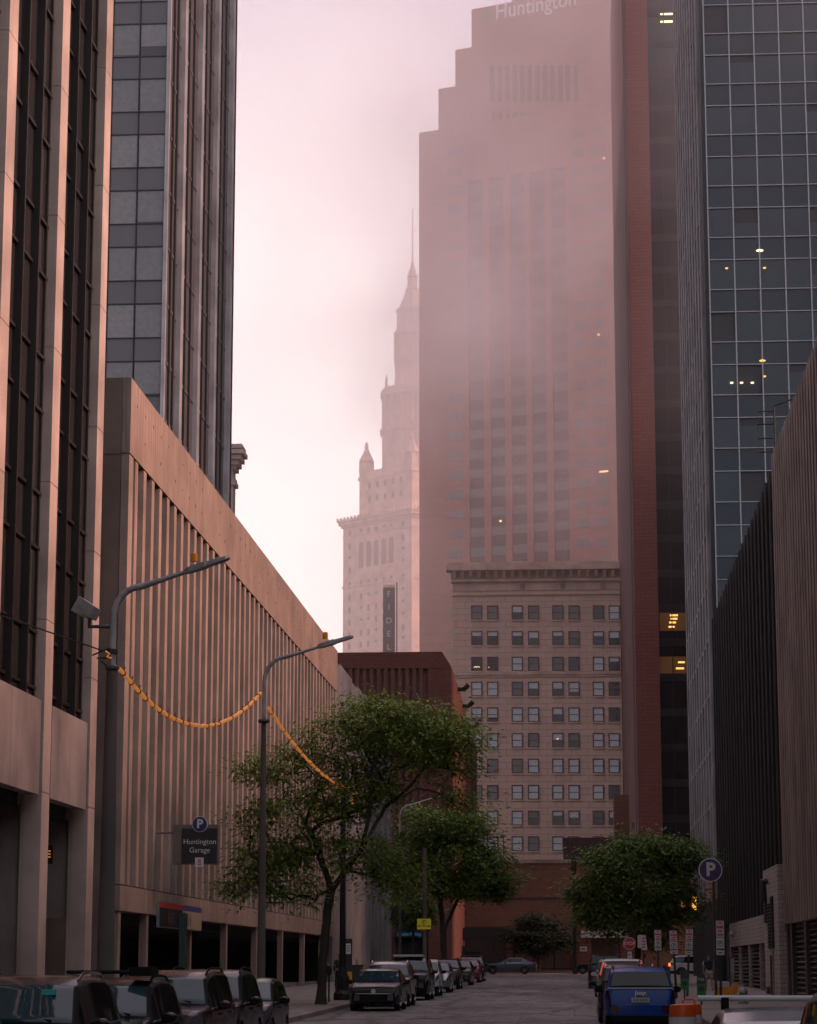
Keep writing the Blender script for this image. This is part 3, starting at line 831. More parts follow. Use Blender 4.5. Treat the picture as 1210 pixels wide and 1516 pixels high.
for (a, c_) in strips:
    MB().box(a, c_, .37, .41, 0, zmid).build('recessed_strip', m_skyd, t)
    MB().box(a, c_, 0, .40, zmid, zS).build('strip_head', m_sky, t)
# upper crown windows
for v0, v1, us in ((165, 222, (727,737,748,759,770,781,792,803,814,825,836,847)), (95, 150, (725,736,747,758,769,780,792,803,814,826,837,849))):
    for u in us[::1]:
        a, z0 = tloc(u, v1); a2, z1 = tloc(u+6, v0)
        MB().box(a, a2, .28, .398, z0, z1).build('crown_window', m_skyd, t)
m_ledw = plain('letter_white', (.70, .66, .66), .5, var=.03)
m_logo = plain('logo_green', (.10, .30, .12), .5, var=.03)
a0, z0 = tloc(733, 16); a1, z1 = tloc(848, 14)
s = thing('tower_name_sign', 'white Huntington letters beside a green hexagon mark near the skyscraper top', 'sign', tuple(Matrix.Rotation(R(-22), 3, 'Z') @ Vector((a0, .36, 0)) + Vector((TX0, TYY, z0))), R(-22))
text('letters', 'Huntington', 4.6, m_ledw, s, (-.1, -.1, -.35), (R(90),0,0), .08, 'LEFT', bold=.05, sx=(a1-a0)/20.0)
hexm = MB()
for j in range(6):
    w0 = math.pi/3*j + math.pi/6
    for rr, ww in ((1.35, .26), (.75, .22)):
        p0 = Vector((math.cos(w0)*rr, 0, math.sin(w0)*rr)); p1 = Vector((math.cos(w0+math.pi/3)*rr, 0, math.sin(w0+math.pi/3)*rr))
        q0 = p0*(1-ww/rr*1.0); q1 = p1*(1-ww/rr*1.0)
        hexm.poly([p0+Vector((-1.9,-.1,-.7)), p1+Vector((-1.9,-.1,-.7)), q1+Vector((-1.9,-.1,-.7)), q0+Vector((-1.9,-.1,-.7))])
hexm.build('mark', m_logo, s)
# a few lit windows high on its face
for (u, v, w_) in ((893, 236, 1), (888, 700, 4), (885, 497, 1), (740, 773, 1)):
    a, z = tloc(u, v)
    MB().box(a, a+.45*w_, -.12, -.08, z, z+.35).build('lit_window', m_amber, t)

# ------------------------------------------------------------------ terminal tower with its spire
m_lime = concrete('limestone_tower', (.62, .44, .36), .15, .05)
m_limed = plain('limestone_window', (.05, .036, .034), .7)
m_wlit = plain('window_pale', (.60, .58, .58), .5)
q = at(611, 900, 762); SX = 4.725
t = thing('spired_tower', 'classical stone tower with corner turrets, colonnaded drum and needle spire in the mist', 'tower', (q.x, 762, 0), R(-42))
def zz_(v): return at(611, v, 762).z
def hw(px): return px/SX*.71/1.0       # half width of a square seen on its corner
def ring(b, h, z0, z1): b.box(-h, h, -h, h, z0, z1)
def octo(b, r, z0, z1, n=8, r2=None): b.lathe([(r, z0), (r2 or r, z1)], (0,0,0), n, math.pi/n)
h0 = hw(104); zc = zz_(771)
b = MB(); ring(b, h0, 0, zc-1.8); b.build('shaft', m_lime, t)
b = MB(); ring(b, h0+.5, zc-2.6, zc-1.81); ring(b, h0+1.1, zc-1.8, zc-.7); ring(b, h0+1.5, zc-.69, zc); ring(b, h0+.3, zz_(870)-.3, zz_(870)+.3); ring(b, h0+.2, zz_(796)-.2, zz_(796)+.2); b.build('cornice', m_lime, t)
b = MB()
for i in range(22):
    x = -h0-1.3+i*(2*h0+2.6)/21
    for sgn in (-1, 1):
        b.box(x-.3, x+.3, sgn*(h0+1.3)-.2, sgn*(h0+1.3)+.2, zc, zc+.7); b.box(sgn*(h0+1.3)-.2, sgn*(h0+1.3)+.2, x-.3, x+.3, zc, zc+.7)
b.build('cresting', m_lime, t)
h1 = hw(80); z1 = zz_(700)
b = MB(); ring(b, h1, zc, z1); ring(b, h1+.35, zz_(712), zz_(707)); b.build('upper_block', m_lime, t)
for sx_ in (-1, 1):
    for sy_ in (-1, 1):
        b = MB(); x, y = sx_*(h1-1.6), sy_*(h1-1.6)
        b.box(x-1.7, x+1.7, y-1.7, y+1.7, z1, zz_(684)); b.build('turret', m_lime, t)
        b = MB(); b.lathe([(2.6, zz_(684)), (2.2, zz_(680)), (.6, zz_(665)), (.75, zz_(661)), (.2, zz_(654))], (x, y, 0), 8, math.pi/8); b.build('turret_roof', m_lime, t)
r2 = 9.9
b = MB(); octo(b, r2, z1, zz_(640), 16); octo(b, r2+.7, zz_(644), zz_(638), 16); octo(b, r2-1.6, zz_(640), zz_(590), 16)
octo(b, r2+.6, zz_(590), zz_(582), 16); octo(b, r2-.2, zz_(582), zz_(578), 16); b.build('drum', m_lime, t)
for i in range(16):
    w_ = 2*math.pi*i/16
    MB().lathe([(.5, zz_(638)), (.42, zz_(590))], (math.cos(w_)*(r2-.5), math.sin(w_)*(r2-.5), 0), 8).build('column', m_lime, t)
for i in range(8):
    w_ = 2*math.pi*i/8+.39
    MB().lathe([(.55, zz_(578)), (.35, zz_(565)), (.1, zz_(558))], (math.cos(w_)*(r2-.9), math.sin(w_)*(r2-.9), 0), 8).build('finial', m_lime, t)
b = MB(); octo(b, 5.7, zz_(578), zz_(500), 12); octo(b, 6.0, zz_(540), zz_(537), 12); octo(b, 6.1, zz_(498), zz_(493), 12); octo(b, 5.2, zz_(493), zz_(462), 12, 5.0)
octo(b, 5.4, zz_(463), zz_(459), 12); b.build('upper_drum', m_lime, t)
for i in range(12):
    w_ = 2*math.pi*i/12
    MB().lathe([(.4, zz_(535)), (.4, zz_(500))], (math.cos(w_)*5.75, math.sin(w_)*5.75, 0), 6).build('column', m_lime, t)
b = MB(); b.lathe([(4.6, zz_(459)), (2.6, zz_(436)), (2.2, zz_(432))], (0,0,0), 8); b.build('cone_roof', m_lime, t)
b = MB(); b.lathe([(2.3, zz_(432)), (2.4, zz_(428)), (1.6, zz_(426)), (1.6, zz_(412)), (1.95, zz_(410)), (1.5, zz_(406)), (.5, zz_(393)), (.55, zz_(390)), (.25, zz_(388))], (0,0,0), 8); b.build('lantern', m_lime, t)
MB().lathe([(.25, zz_(388)), (.12, zz_(312)), (.3, zz_(311)), (.1, zz_(309))], (0,0,0), 6).build('spire', m_lime, t)
# windows on the two faces that look this way
wmesh = MB().box(-.55, .55, -.08, .06, -.95, .95).mesh('window', m_limed)
wpale = MB().box(-.5, .5, -.12, -.085, -.9, -.1).mesh('sash', m_wlit)
nw = 0
fc = lambda f: -h0 + 2*h0*f
for fx in (.10,.27,.38,.49,.60,.71,.88):
    for vy in (792, 811, 829, 846, 868, 887, 905, 923, 941, 958):
        if .2 < fx < .8 and 800 < vy < 850: continue
        w = link('window', wmesh, t, (fc(fx), -h0, zz_(vy))); nw += 1
        if rnd.random() < .5: link('sash', wpale, w)
for fx in (.27,.38,.49,.60,.71):
    a = fc(fx); b = MB()
    b.prism([(a-1.0, zz_(845)), (a+1.0, zz_(845)), (a+1.0, zz_(812))]+[(a+math.cos(k*math.pi/6), zz_(812)+math.sin(k*math.pi/6)) for k in range(1,6)]+[(a-1.0, zz_(812))], lambda p, q_, d: (p, -h0+d, q_), -.12, .1)
    b.build('arched_window', m_limed, t)
for fx in (.2,.35,.5,.65,.8):
    for vy in (722, 742):
        link('window', wmesh, t, (-h1+2*h1*fx, -h1, zz_(vy))); nw += 1

# ------------------------------------------------------------------ vertical name sign on a mast
m_fid = plain('blade_sign_black', (.035, .03, .032), .5)
FYY = 430.0
q = at(576, 966, FYY); zt_ = at(576, 870, FYY).z; xw = abs(at(585, 900, FYY).x-at(567.5, 900, FYY).x)
t = thing('rooftop_house', 'low dark roof block hidden behind the theatre, carrying the tall letter sign', 'building', (q.x, FYY+6, 0))
MB(t).box(q.x-14, q.x+14, FYY+.6, FYY+18, 0, q.z-4).build('wall', m_limed, t)
t = thing('blade_sign', 'tall black vertical sign spelling FIDELITY in front of the spired tower', 'sign', (q.x, FYY, q.z-3.9))
MB(t).box(q.x-xw/2, q.x+xw/2, FYY-.2, FYY+.2, q.z-3.9, zt_).build('panel', m_fid, t)
MB(t).tube([(q.x+xw/2+.35, FYY, q.z-3.9), (q.x+xw/2+.35, FYY, zt_+1)], .12, 6).build('mast', m_fid, t)
MB(t).box(q.x-xw/2, q.x+xw/2, FYY-.15, FYY+.15, zt_+.004, zt_+.5).build('cap', m_lime, t)
for j, ch in enumerate('FIDELIT'):
    z = at(576, 880+19.6*j, FYY).z
    text('letter', ch, 1.5, m_wlit, t, (0, -.22, z-(q.z-3.9)), (R(90),0,0), .01)
# ------------------------------------------------------------------ right: red brick tower with dark glazing
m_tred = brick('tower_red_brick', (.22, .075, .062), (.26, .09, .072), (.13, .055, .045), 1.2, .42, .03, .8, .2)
m_tredd = brick('tower_brick_shaded', (.10, .040, .035), (.12, .045, .04), (.04, .02, .02), 1.2, .42, .03, .8, .2)  # darker copy of the tower brick, shade of the unlit side painted in
m_trim = plain('brick_trim', (.16, .075, .06), .7)
m_gl2 = glass('smoked_glass', (.020, .014, .014), .10, .5, .1)
m_amb2 = glow('ceiling_light', (1.0, .50, .14), 1.3)
m_amb3 = glow('dim_interior', (.30, .12, .03), .09)
BY = 280.0
t = thing('red_brick_tower', 'tall red brick tower with smoked glass bays beyond the tree on the right', 'tower', (7, BY, 0))
x0 = at(941, 900, BY).x; x1 = at(975, 900, BY).x; x2 = at(1034, 900, BY).x
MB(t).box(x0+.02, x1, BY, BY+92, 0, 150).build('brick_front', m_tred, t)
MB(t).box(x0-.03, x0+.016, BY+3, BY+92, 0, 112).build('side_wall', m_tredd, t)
for y in (BY+.4, BY+1.6, BY+8, BY+11): MB(t).box(x0-.12, x0+.015, y, y+.5, 0, 150).build('trim_strip', m_trim, t)
MB(t).box(x1+.004, x2+30, BY+.5, BY+92, 0, 150).build('glass_bay', m_gl2, t)
for i in range(37): MB(t).box(x1+.01, x2+10, BY+.42, BY+.5, 2+i*4.05, 2+i*4.05+.9).build('floor_band', m_bronze, t)
for i in range(5): MB(t).box(x1+1.5+i*1.6, x1+1.6+i*1.6, BY+.36, BY+.41, 0, 150).build('mullion', m_bronze, t)
for (v0, v1, u0, u1, marks) in ((907, 934, 977, 1016, ((911,992,1004),(916,993,1003),(921.5,991,1001),(928,990,999))), (972, 1004, 977, 1020, ((980.5,1004,1014),(989.5,1001,1013)))):
    q0, q1 = at(u0, v1, BY+.5), at(u1, v0, BY+.5)
    MB(t).box(q0.x, q1.x, BY+.44, BY+.494, q0.z, q1.z).build('lit_floor', m_amb3, t)
    for (v, a, c_) in marks:
        q = at(a, v, BY+.4); q2 = at(c_, v, BY+.4)
        MB(t).box(q.x, q2.x, BY+.40, BY+.436, q.z-.10, q.z+.10).build('ceiling_lamp', m_amb2, t)
m_amb4 = glow('hazy_lamp', (1.0, .72, .40), 2.2)
for v in (21, 32):
    q, q2 = at(977, v, BY+.4), at(996, v, BY+.4)
    MB(t).box(q.x, q.x+.35, BY+.40, BY+.49, q.z-.1, q.z+.1).box(q.x+.5, q2.x, BY+.40, BY+.49, q.z-.12, q.z+.12).build('ceiling_lamp', m_amb4, t)

MB(t).box(15, 42, 237, BY-.1, 0, 62).build('sun_block_wing', m_tredd, t)  # unseen block added to keep the sun off the theatre side
# ------------------------------------------------------------------ dark glass tower with white mullion grid
m_gl3 = glass('grid_glass', (.012, .016, .026), .04, .75, .08, .4)
m_gl4 = glass('grid_spandrel', (.016, .020, .032), .12, .6, .05)
m_gblind = plain('grid_blind', (.040, .040, .046), .6)
m_mull = plain('pale_mullion', (.42, .41, .44), .45, .2)
m_flute = concrete('flute_metal', (.27, .25, .255), .35, .05)
m_fluted = plain('flute_recess', (.012, .012, .014), .5)
GY = 178.0
gx = at(1062, 900, GY).x
t = thing('glass_grid_tower', 'dark glass office tower gridded by pale mullions, fluted on its street side', 'office tower', (gx, GY, 0))
MB(t).box(gx, gx+40, GY+.3, GY+38.9, 0, 130).build('core', m_dark, t)
z00 = Z(777, GY, 1080)
pw = 1.90
wv_ = MB().box(.04, pw-.04, -.02, .02, .05, 2.33).mesh('window', m_gl3)
sp_ = MB().box(.04, pw-.04, -.02, .02, .04, 1.70).mesh('spandrel', m_gl4)
bl_ = [MB().box(.05, pw-.05, -.035, -.022, 2.33-h_, 2.32).mesh('blind', m_gblind) for h_ in (.6, 1.2, 2.25)]
for k in range(-3, 14):
    z0 = z00 + 4.07*k
    for j in range(5):
        x = j*pw
        link('spandrel', sp_, t, (x, .25, z0), (R(rnd.uniform(-.35,.35)), 0, R(rnd.uniform(-.3,.3))))
        w_ = link('window', wv_, t, (x, .25, z0+1.74), (R(rnd.uniform(-.4,.4)), 0, R(rnd.uniform(-.35,.35))))
        if rnd.random() < .3: link('blind', bl_[rnd.randrange(3)], w_)
for j in range(13): MB(t).box(gx+j*pw-.045, gx+j*pw+.045, GY, GY+.27, 0, 130).build('upright_mullion', m_mull, t)
for k in range(-7, 22):
    z0 = z00+4.07*k
    for zz in (z0, z0+1.74):
        MB(t).box(gx+.002, gx+12*pw, GY+.06, GY+.22, zz-.03, zz+.03).build('cross_mullion', m_mull, t)
MB(t).box(gx+5*pw+.05, gx+30, GY+.2, GY+.295, 0, 130).build('far_glazing', m_gl3, t)
MB(t).box(gx, gx+5*pw, GY+.27, GY+.296, 0, z00-13).build('low_glazing', m_gl3, t)
MB(t).box(gx, gx+5*pw, GY+.27, GY+.296, z00+4.07*14+.1, 130).build('high_glazing', m_gl3, t)
xe = gx-.35
MB(t).box(xe, gx-.06, GY+.1, GY+.9, 0, 130).build('corner_post', m_fluted, t)
MB(t).box(xe+.12, gx-.01, GY+.92, GY+39, 0, 130).build('side_wall', m_fluted, t)
b = MB(t); i = 0
y = GY+1.0
while y < GY+38:
    b.box(xe-.22, xe+.118, y, y+1.5, 0, 130); y += 3.8
b.build('flute', m_flute, t)
for k in range(-8, 24):
    z0 = z00+4.07*k
    MB(t).box(xe-.19, xe+.119, GY+1.1, GY+37.5, z0-.13, z0+.13).build('floor_rib', m_flute, t)
for (u, v, sz, mm) in ((1125, 372, .28, m_amb4), (1129, 535, .25, m_amb2), (1132, 558, .13, m_amb2), (1083.5, 567.5, .13, m_amb4), (1098, 567.5, .13, m_amb4), (1114, 567.5, .13, m_amb4), (1076, 398, .12, m_amb2), (1132, 397.5, .12, m_amb2)):
    q = at(u, v, GY+.18)
    MB(t).lathe([(sz*.5,-.02),(sz,.03),(sz*.9,.08)], (q.x, GY+.16, q.z), 8).build('ceiling_lamp', mm, t)
MB(t).box(13.5, gx+40, 161, GY-8.3, 0, 34).build('sun_block_podium', m_fluted, t)  # unseen mass added behind the garage to stop sun reaching the wall opposite
# tan base of the tower, with lit windows
b = MB(t)
q0 = at(1021, 1352, GY-3); q1 = at(1052, 1270, GY-3)
MB(t).box(gx-1.3, gx+8, GY-8, GY-.1, 0, at(1040, 1272, GY-8).z).build('tan_base', m_tanst, t)
m_yel = glow('yellow_window', (1.0, .45, .06), 1.4)
for (u0, u1, v0, v1) in ((1009, 1013, 1333, 1344), (1025, 1031, 1326, 1347)):
    q0, q1 = at(u0, v1, GY-8.1), at(u1, v0, GY-8.1)
    MB(t).box(q0.x, q1.x, GY-8.2, GY-8.01, q0.z, q1.z).build('lit_window', m_yel, t)

# ------------------------------------------------------------------ right: ribbed garage, far dark half and near brown half
m_rr = concrete('right_rib', (.24, .178, .155), .65, .3)
m_rrd = concrete('right_recess', (.014, .011, .011), .3, .1)  # groove shade put into the colour; also used on plinth and pipe chase
m_rrp = concrete('right_pillar', (.10, .08, .072), .3, .1)
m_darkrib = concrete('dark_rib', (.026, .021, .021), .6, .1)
m_darkback = plain('dark_back', (.012, .012, .014), .8)
m_whbrick = brick('white_brick', (.34, .29, .27), (.40, .335, .31), (.18, .15, .14), .42, .20, .014, .8, .3)
m_louv = plain('louvre', (.055, .048, .047), .6)
XR = 9.1
RY0, RY1, RTOP = 55.0, 107.8, 24.65
t = thing('ribbed_garage', 'brown ribbed concrete garage nearest on the right with louvred openings at street level', 'parking garage', (XR, 90, 0))
MB(t).box(XR+.32, 40, -45, RY1-.02, 0, RTOP-.2).build('wall', m_rrd, t)
y = RY0+.3
while y < RY1-.4:
    b = MB(t)
    for (z0, z1) in ((3.92, 16.72), (16.75, RTOP)):
        c_ = .06
        b.hexa([(XR+.318,y,z0),(XR+.318,y+.70,z0),(XR,y+.70-c_,z0),(XR,y+c_,z0),(XR+.318,y,z1),(XR+.318,y+.70,z1),(XR,y+.70-c_,z1),(XR,y+c_,z1)])
    b.build('rib', m_rr, t); y += 1.10
MB(t).box(XR+.02, XR+.317, RY1-.16, RY1, 3.6, RTOP).build('edge_rib', m_rr, t)
for y in (105.2, 98.9, 92.6, 86.3, 80, 73.7): MB(t).box(XR+.1, XR+.7, y, y+.75, .2, 3.9).build('pillar', m_rrp, t)
MB(t).box(XR+.1, XR+.7, 107.3, 107.78, .2, 3.9).build('pillar', m_rrp, t)
for k, y in enumerate((73.7, 80, 86.3, 92.6, 98.9, 105.2)):
    y1 = 107.28 if y > 105 else y+6.3
    s_ = MB(t); z = 1.0
    while z < 3.75:
        s_.hexa([(XR+.25,y+.76,z),(XR+.5,y+.76,z+.1),(XR+.5,y1-.02,z+.1),(XR+.25,y1-.02,z),(XR+.25,y+.76,z+.04),(XR+.5,y+.76,z+.14),(XR+.5,y1-.02,z+.14),(XR+.25,y1-.02,z+.04)])
        z += .21
    s_.build('louvre', m_louv, t)
MB(t).box(XR+.12, XR+.6, RY0, 107.28, .2, 1.0).build('plinth', m_rrd, t)
# far half
t = thing('dark_ribbed_garage', 'near black finely ribbed garage wall above a white painted brick base, farther on the right', 'parking garage', (XR, 136, 0))
X2 = XR+.18; DY1 = 159.5
MB(t).box(X2+.45, 40, RY1+.6, DY1, 0, RTOP-.4).build('wall', m_darkback, t)
y = RY1+.75; i = 0
while y < DY1-.3:
    dpt = (.0, .16, .05, .22)[i % 4]
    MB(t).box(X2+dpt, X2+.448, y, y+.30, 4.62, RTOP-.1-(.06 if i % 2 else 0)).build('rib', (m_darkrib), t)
    y += .60; i += 1
MB(t).box(X2+.3, X2+.6, RY1+.02, RY1+.58, 0, RTOP-.5).build('gap_wall', m_darkback, t)
MB(t).box(X2-.02, X2+.445, 116.2, 147.8, 3.25, 4.60).build('white_lintel', m_whbrick, t)
for y in (116.3, 124.2, 132.0, 139.8, 147.2): MB(t).box(X2-.03, X2+.44, y, y+.22 if y < 147 else y+.6, .2, 3.246).build('white_post', m_whbrick, t)
for y0, y1 in ((116.55, 124.18), (124.45, 131.98), (132.25, 139.78), (140.05, 147.18)):
    s_ = MB(t); z = .75
    while z < 3.2:
        s_.hexa([(X2+.1,y0,z),(X2+.3,y0,z+.1),(X2+.3,y1,z+.1),(X2+.1,y1,z),(X2+.1,y0,z+.04),(X2+.3,y0,z+.14),(X2+.3,y1,z+.14),(X2+.1,y1,z+.04)]); z += .2
    s_.build('louvre', m_louv, t)
# white brick pier with vents
PX0 = XR-.22
MB(t).box(PX0, XR+.6, 107.9, 116.0, .2, 6.5).build('white_pier', m_whbrick, t)
def vent(y0, y1, z0, z1):
    f = MB(t).box(PX0-.06, PX0-.004, y0, y1, z0, z1).build('vent', m_dark, t)
    s_ = MB(t); z = z0+.06
    while z < z1-.05: s_.box(PX0-.10, PX0-.064, y0, y1, z, z+.05); z += .15
    o = s_.build('slats', m_louv, f)
vent(113.9, 115.2, 4.1, 5.2); vent(110.3, 111.6, 2.9, 5.2); vent(111.9, 113.2, 2.9, 4.9); vent(113.4, 114.9, .5, 1.2)
MB(t).box(PX0-.08, PX0-.004, 111.6, 112.2, .3, 2.6).build('pipe_chase', m_rrd, t)
MB(t).tube([(PX0-.12, 110.0, .3), (PX0-.12, 110.0, 2.9)], .05).build('conduit', m_steel, t)
MB(t).tube([(PX0-.25, 112.6, 5.0), (PX0-.25, 112.6, 5.9), (PX0-.05, 112.6, 5.95)], .16).build('exhaust_pipe', m_iron, t)
# low dark wall beyond
t = thing('low_dark_wall', 'low black corrugated wall continuing past the dark garage to the junction', 'wall', (XR, 178, 0))
MB(t).box(XR+.25, XR+.9, DY1+.1, 193, 0, 6.3).build('wall', m_darkback, t)
y = DY1+.2
b = MB(t)
while y < 192.8: b.box(XR+.12, XR+.248, y, y+.28, .2, 6.4); y += .56
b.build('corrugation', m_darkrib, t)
# rooftop frame with ladder rungs
q = onx(1146, 600, XR+.6)
t = thing('roof_mast', 'black metal mast with ladder rungs standing on the ribbed garage roof edge', 'mast', (q.x, q.y, RTOP))
zt_ = at(1146, 601, q.y).z
MB(t).tube([(q.x, q.y, RTOP-.2), (q.x, q.y, zt_)], .05, 6).build('upright', m_iron, t)
MB(t).tube([(q.x, q.y, zt_), (q.x+1.1, q.y-2, zt_)], .04, 6).build('arm', m_iron, t)
xl_ = at(1122, 640, q.y).x
for v in (609, 628, 649, 669):
    z = at(1130, v, q.y).z
    MB(t).tube([(q.x, q.y, z), (xl_, q.y, z)], .035, 6).build('rung', m_iron, t)
MB(t).tube([(xl_, q.y, at(1130,609,q.y).z), (xl_, q.y, at(1130,669,q.y).z)], .015, 6).build('wire', m_iron, t)
MB(t).box(q.x+.9, q.x+1.4, q.y-2.3, q.y-1.8, zt_-.25, zt_-.05).build('lamp_head', m_iron, t)
# ------------------------------------------------------------------ lamps, poles, signs, meters, barrels
m_polec = concrete('pole_concrete', (.105, .085, .075), .4, .5)
m_polem = plain('pole_metal', (.10, .095, .095), .45, .6, var=.2)
m_arm = plain('lamp_arm_metal', (.30, .30, .31), .5, .3, var=.3)
m_wire = plain('wire_black', (.015, .015, .015), .6)
m_orangecap = plain('orange_cap', (.75, .27, .02), .5)
m_rope = glow('rope_light', (1.0, .36, .08), .26)
m_tie = plain('rope_tie', (.28, .09, .02), .6)
m_lens = plain('lens_grey', (.30, .30, .31), .3)
def lamp_pole(name, label, u, Y, v_arm, v_base, u_tip, v_tip, w, conc=True, flood=False):
    q = at(u, v_arm, Y); zb = gz(Y)+KERB
    t = thing(name, label, 'street lamp', (q.x, Y, zb))
    za = q.z
    zc = za-1.9
    MB(t).lathe([(w*.62, zb), (w*.62, zb+.5), (w*.5, zb+.6), (w*.30, zc)], (q.x, Y, 0), 14).build('pole', m_polec if conc else m_polem, t, True)
    tip = at(u_tip, v_tip, Y)
    pts = [(q.x, Y, zc-.1), (q.x, Y, za-.75)]
    d = Vector((tip.x-q.x, 0, tip.z-za))
    for k in range(1, 7):
        a = math.pi/2*k/6
        pts.append((q.x + .62*(1-math.cos(a)), Y, za-.75+.75*math.sin(a)*.98))
    e = Vector((q.x+.62, Y, za-.015)); E = Vector((tip.x-1.06, Y, tip.z-.04))
    for k in range(1, 4): pts.append(tuple(e.lerp(E, k/3)))
    k_ = .078 if w > .4 else .062
    MB(t).tube(pts, [k_]*8+[k_*.85, k_*.72, k_*.62], 10).build('arm', m_arm, t, True)
    dx = (E-e).normalized(); hd = MB(t)
    s0 = E - dx*.05; n = Vector((0,0,1)); n = (n - dx*n.dot(dx)).normalized(); y_ = Vector((0,1,0))
    prof = [(0,.09,.05),(.10,.14,.075),(.50,.17,.08),(.54,.16,.06),(1.0,.16,.045),(1.08,.10,.025)]
    ring = []
    for (a, hw_, hh) in prof:
        for (sy, sz) in ((-1,-.4),(1,-.4),(1,.6),(-1,.6)):
            hd.v.append(tuple(s0 + dx*a + y_*hw_*sy + n*hh*sz*1.6))
    for i in range(len(prof)-1):
        for k in range(4):
            hd.f.append((4*i+k, 4*i+(k+1)%4, 4*i+4+(k+1)%4, 4*i+4+k))
    hd.f.append((3,2,1,0)); L_ = 4*(len(prof)-1); hd.f.append((L_,L_+1,L_+2,L_+3))
    head = hd.build('lamp_head', m_arm, t)
    cb = MB(t)
    c0 = s0+dx*.28+n*.19
    cb.lathe([(.075,-.02),(.08,.06),(.075,.16),(.05,.18)], tuple(c0), 10).build('photocell', m_orangecap, head)
    MB(t).lathe([(.15,-.04),(.17,0),(.17,.05),(.1,.08)], (q.x, Y, zc), 12).build('collar', m_polem, t)
    if flood:
        f0 = at(130, 903, Y)
        MB(t).tube([(q.x-.05, Y, at(0,929,Y).z), (q.x-.55, Y, at(0,929,Y).z), (q.x-.55, Y, at(0,905,Y).z)], .05, 8).build('bracket', m_polem, t)
        c_ = Vector(f0); w1, h1, d1 = .25, .19, .22
        M_ = Matrix.Rotation(R(28), 3, 'Y') @ Matrix.Rotation(R(-25), 3, 'Z')
        pts = []
        for sz in (-1, 1):
            for (sx, sy) in ((-1,-1),(1,-1),(1,1),(-1,1)):
                k_ = 1.0 if sx < 0 else .7
                pts.append(c_ + M_ @ Vector((w1*sx, d1*sy*k_, h1*sz*k_)))
        fl_ = MB(t).hexa(pts).build('floodlight', m_arm, t)
        MB(t).tube([c_+M_ @ Vector((.1,0,-.1)), (q.x-.55, Y, at(0,905,Y).z)], .04, 6).build('knuckle', m_polem, fl_)
        bt_ = MB(t)
        for k_ in range(3):
            z = at(0,962+14*k_,Y).z
            bt_.tube([(q.x-.45+.1*k_, Y-.05, z+.15*(k_-1)), (q.x-.05, Y-.1, z)], .02, 5)
        bt_.lathe([(.12,-.05),(.12,.05)], (q.x, Y, at(0,966,Y).z), 10); bt_.build('cable_clamp', m_wire, t)
    return t, q
L1, q1 = lamp_pole('street_lamp', 'nearest street lamp, thick concrete pole with floodlight box on its left side', 169, 54.5, 868, 0, 345, 843, .42, True, True)
L2, q2 = lamp_pole('street_lamp', 'slimmer street lamp standing in front of the garage and left of the big tree', 392, 70.0, 972, 0, 527, 955, .25, True)
L3, q3 = lamp_pole('street_lamp', 'distant street lamp whose arm pokes out between the two left trees', 592, 158.0, 1192, 0, 670, 1179, .26, False)
# rope light garlands
def garland(label, A, B_, sag, n, clip=None):
    t = thing('rope_light', label, 'rope light', A)
    A = Vector(A); B_ = Vector(B_); pts = []
    for i in range(n+1):
        s_ = i/n; p = A.lerp(B_, s_); p.z -= sag*4*s_*(1-s_)
        p += Vector((rnd.uniform(-.015,.015), rnd.uniform(-.02,.02), rnd.uniform(-.015,.015)))
        pts.append(p)
    pts[0] = A; pts[-1] = B_
    b = MB(t); b.tube(pts, [.047+.008*((i % 3) == 0) for i in range(n+1)], 7).build('rope', m_rope, t, True)
    for i in range(1, n, 2):
        if rnd.random() < .15: continue
        d = (pts[i+1]-pts[i-1]).normalized()
        tie = MB(t).tube([pts[i]-d*.022, pts[i]+d*.022], .070, 7).build('tie', m_tie, t)
        if rnd.random() < .6: MB(t).tube([pts[i]+Vector((0,0,.05)), pts[i]+Vector((.04,0,.15))], .018, 5).build('tie_end', m_tie, tie)
    return t
a = at(176, 990, 54.5); bb = at(386, 1026, 70.0)
garland('orange rope light hanging in a curve between the two nearest street lamps', a, bb, 1.12, 44)
P3 = at(508, 1160, 100.0)
a = at(398, 1048, 70.0); bb = at(520, 1167, 100.0)
garland('orange rope light dropping from the slimmer lamp into the big tree', a, bb, .50, 36)
t = thing('rope_light', 'short orange end of rope light wound on the lamp pole inside the big tree', 'rope light', (P3.x, 100, P3.z))
MB(t).tube([(P3.x-.1, 99.8, P3.z-.1), (P3.x+.35, 99.75, P3.z-.05), (P3.x+.45, 99.8, P3.z-.5), (P3.x+.3, 99.8, P3.z-1.2)], .05, 6).build('rope', m_rope, t)
t = thing('rope_light', 'small orange glow of rope light wound on the nearest lamp pole under the floodlight', 'rope light', (q1.x, 54.5, 8))
c0 = at(161, 968, 54.3); MB(t).tube([c0+Vector((-.07,0,.06)), c0+Vector((.03,-.05,.0)), c0+Vector((-.03,-.03,-.07)), c0+Vector((.07,0,-.1))], .022, 6).build('rope', m_rope, t)
# overhead cable from the near pole out of the frame
p0 = at(160, 966, 54.5); p1 = Vector((-14.7, 46, p0.z+1.2)); b = MB()
t = thing('overhead_cable', 'thin black cable running left from the nearest lamp pole', 'cable', p0)
MB(t).tube([p0, p0.lerp(p1,.5)-Vector((0,0,.12)), p1], .018, 5).build('cable', m_wire, t)
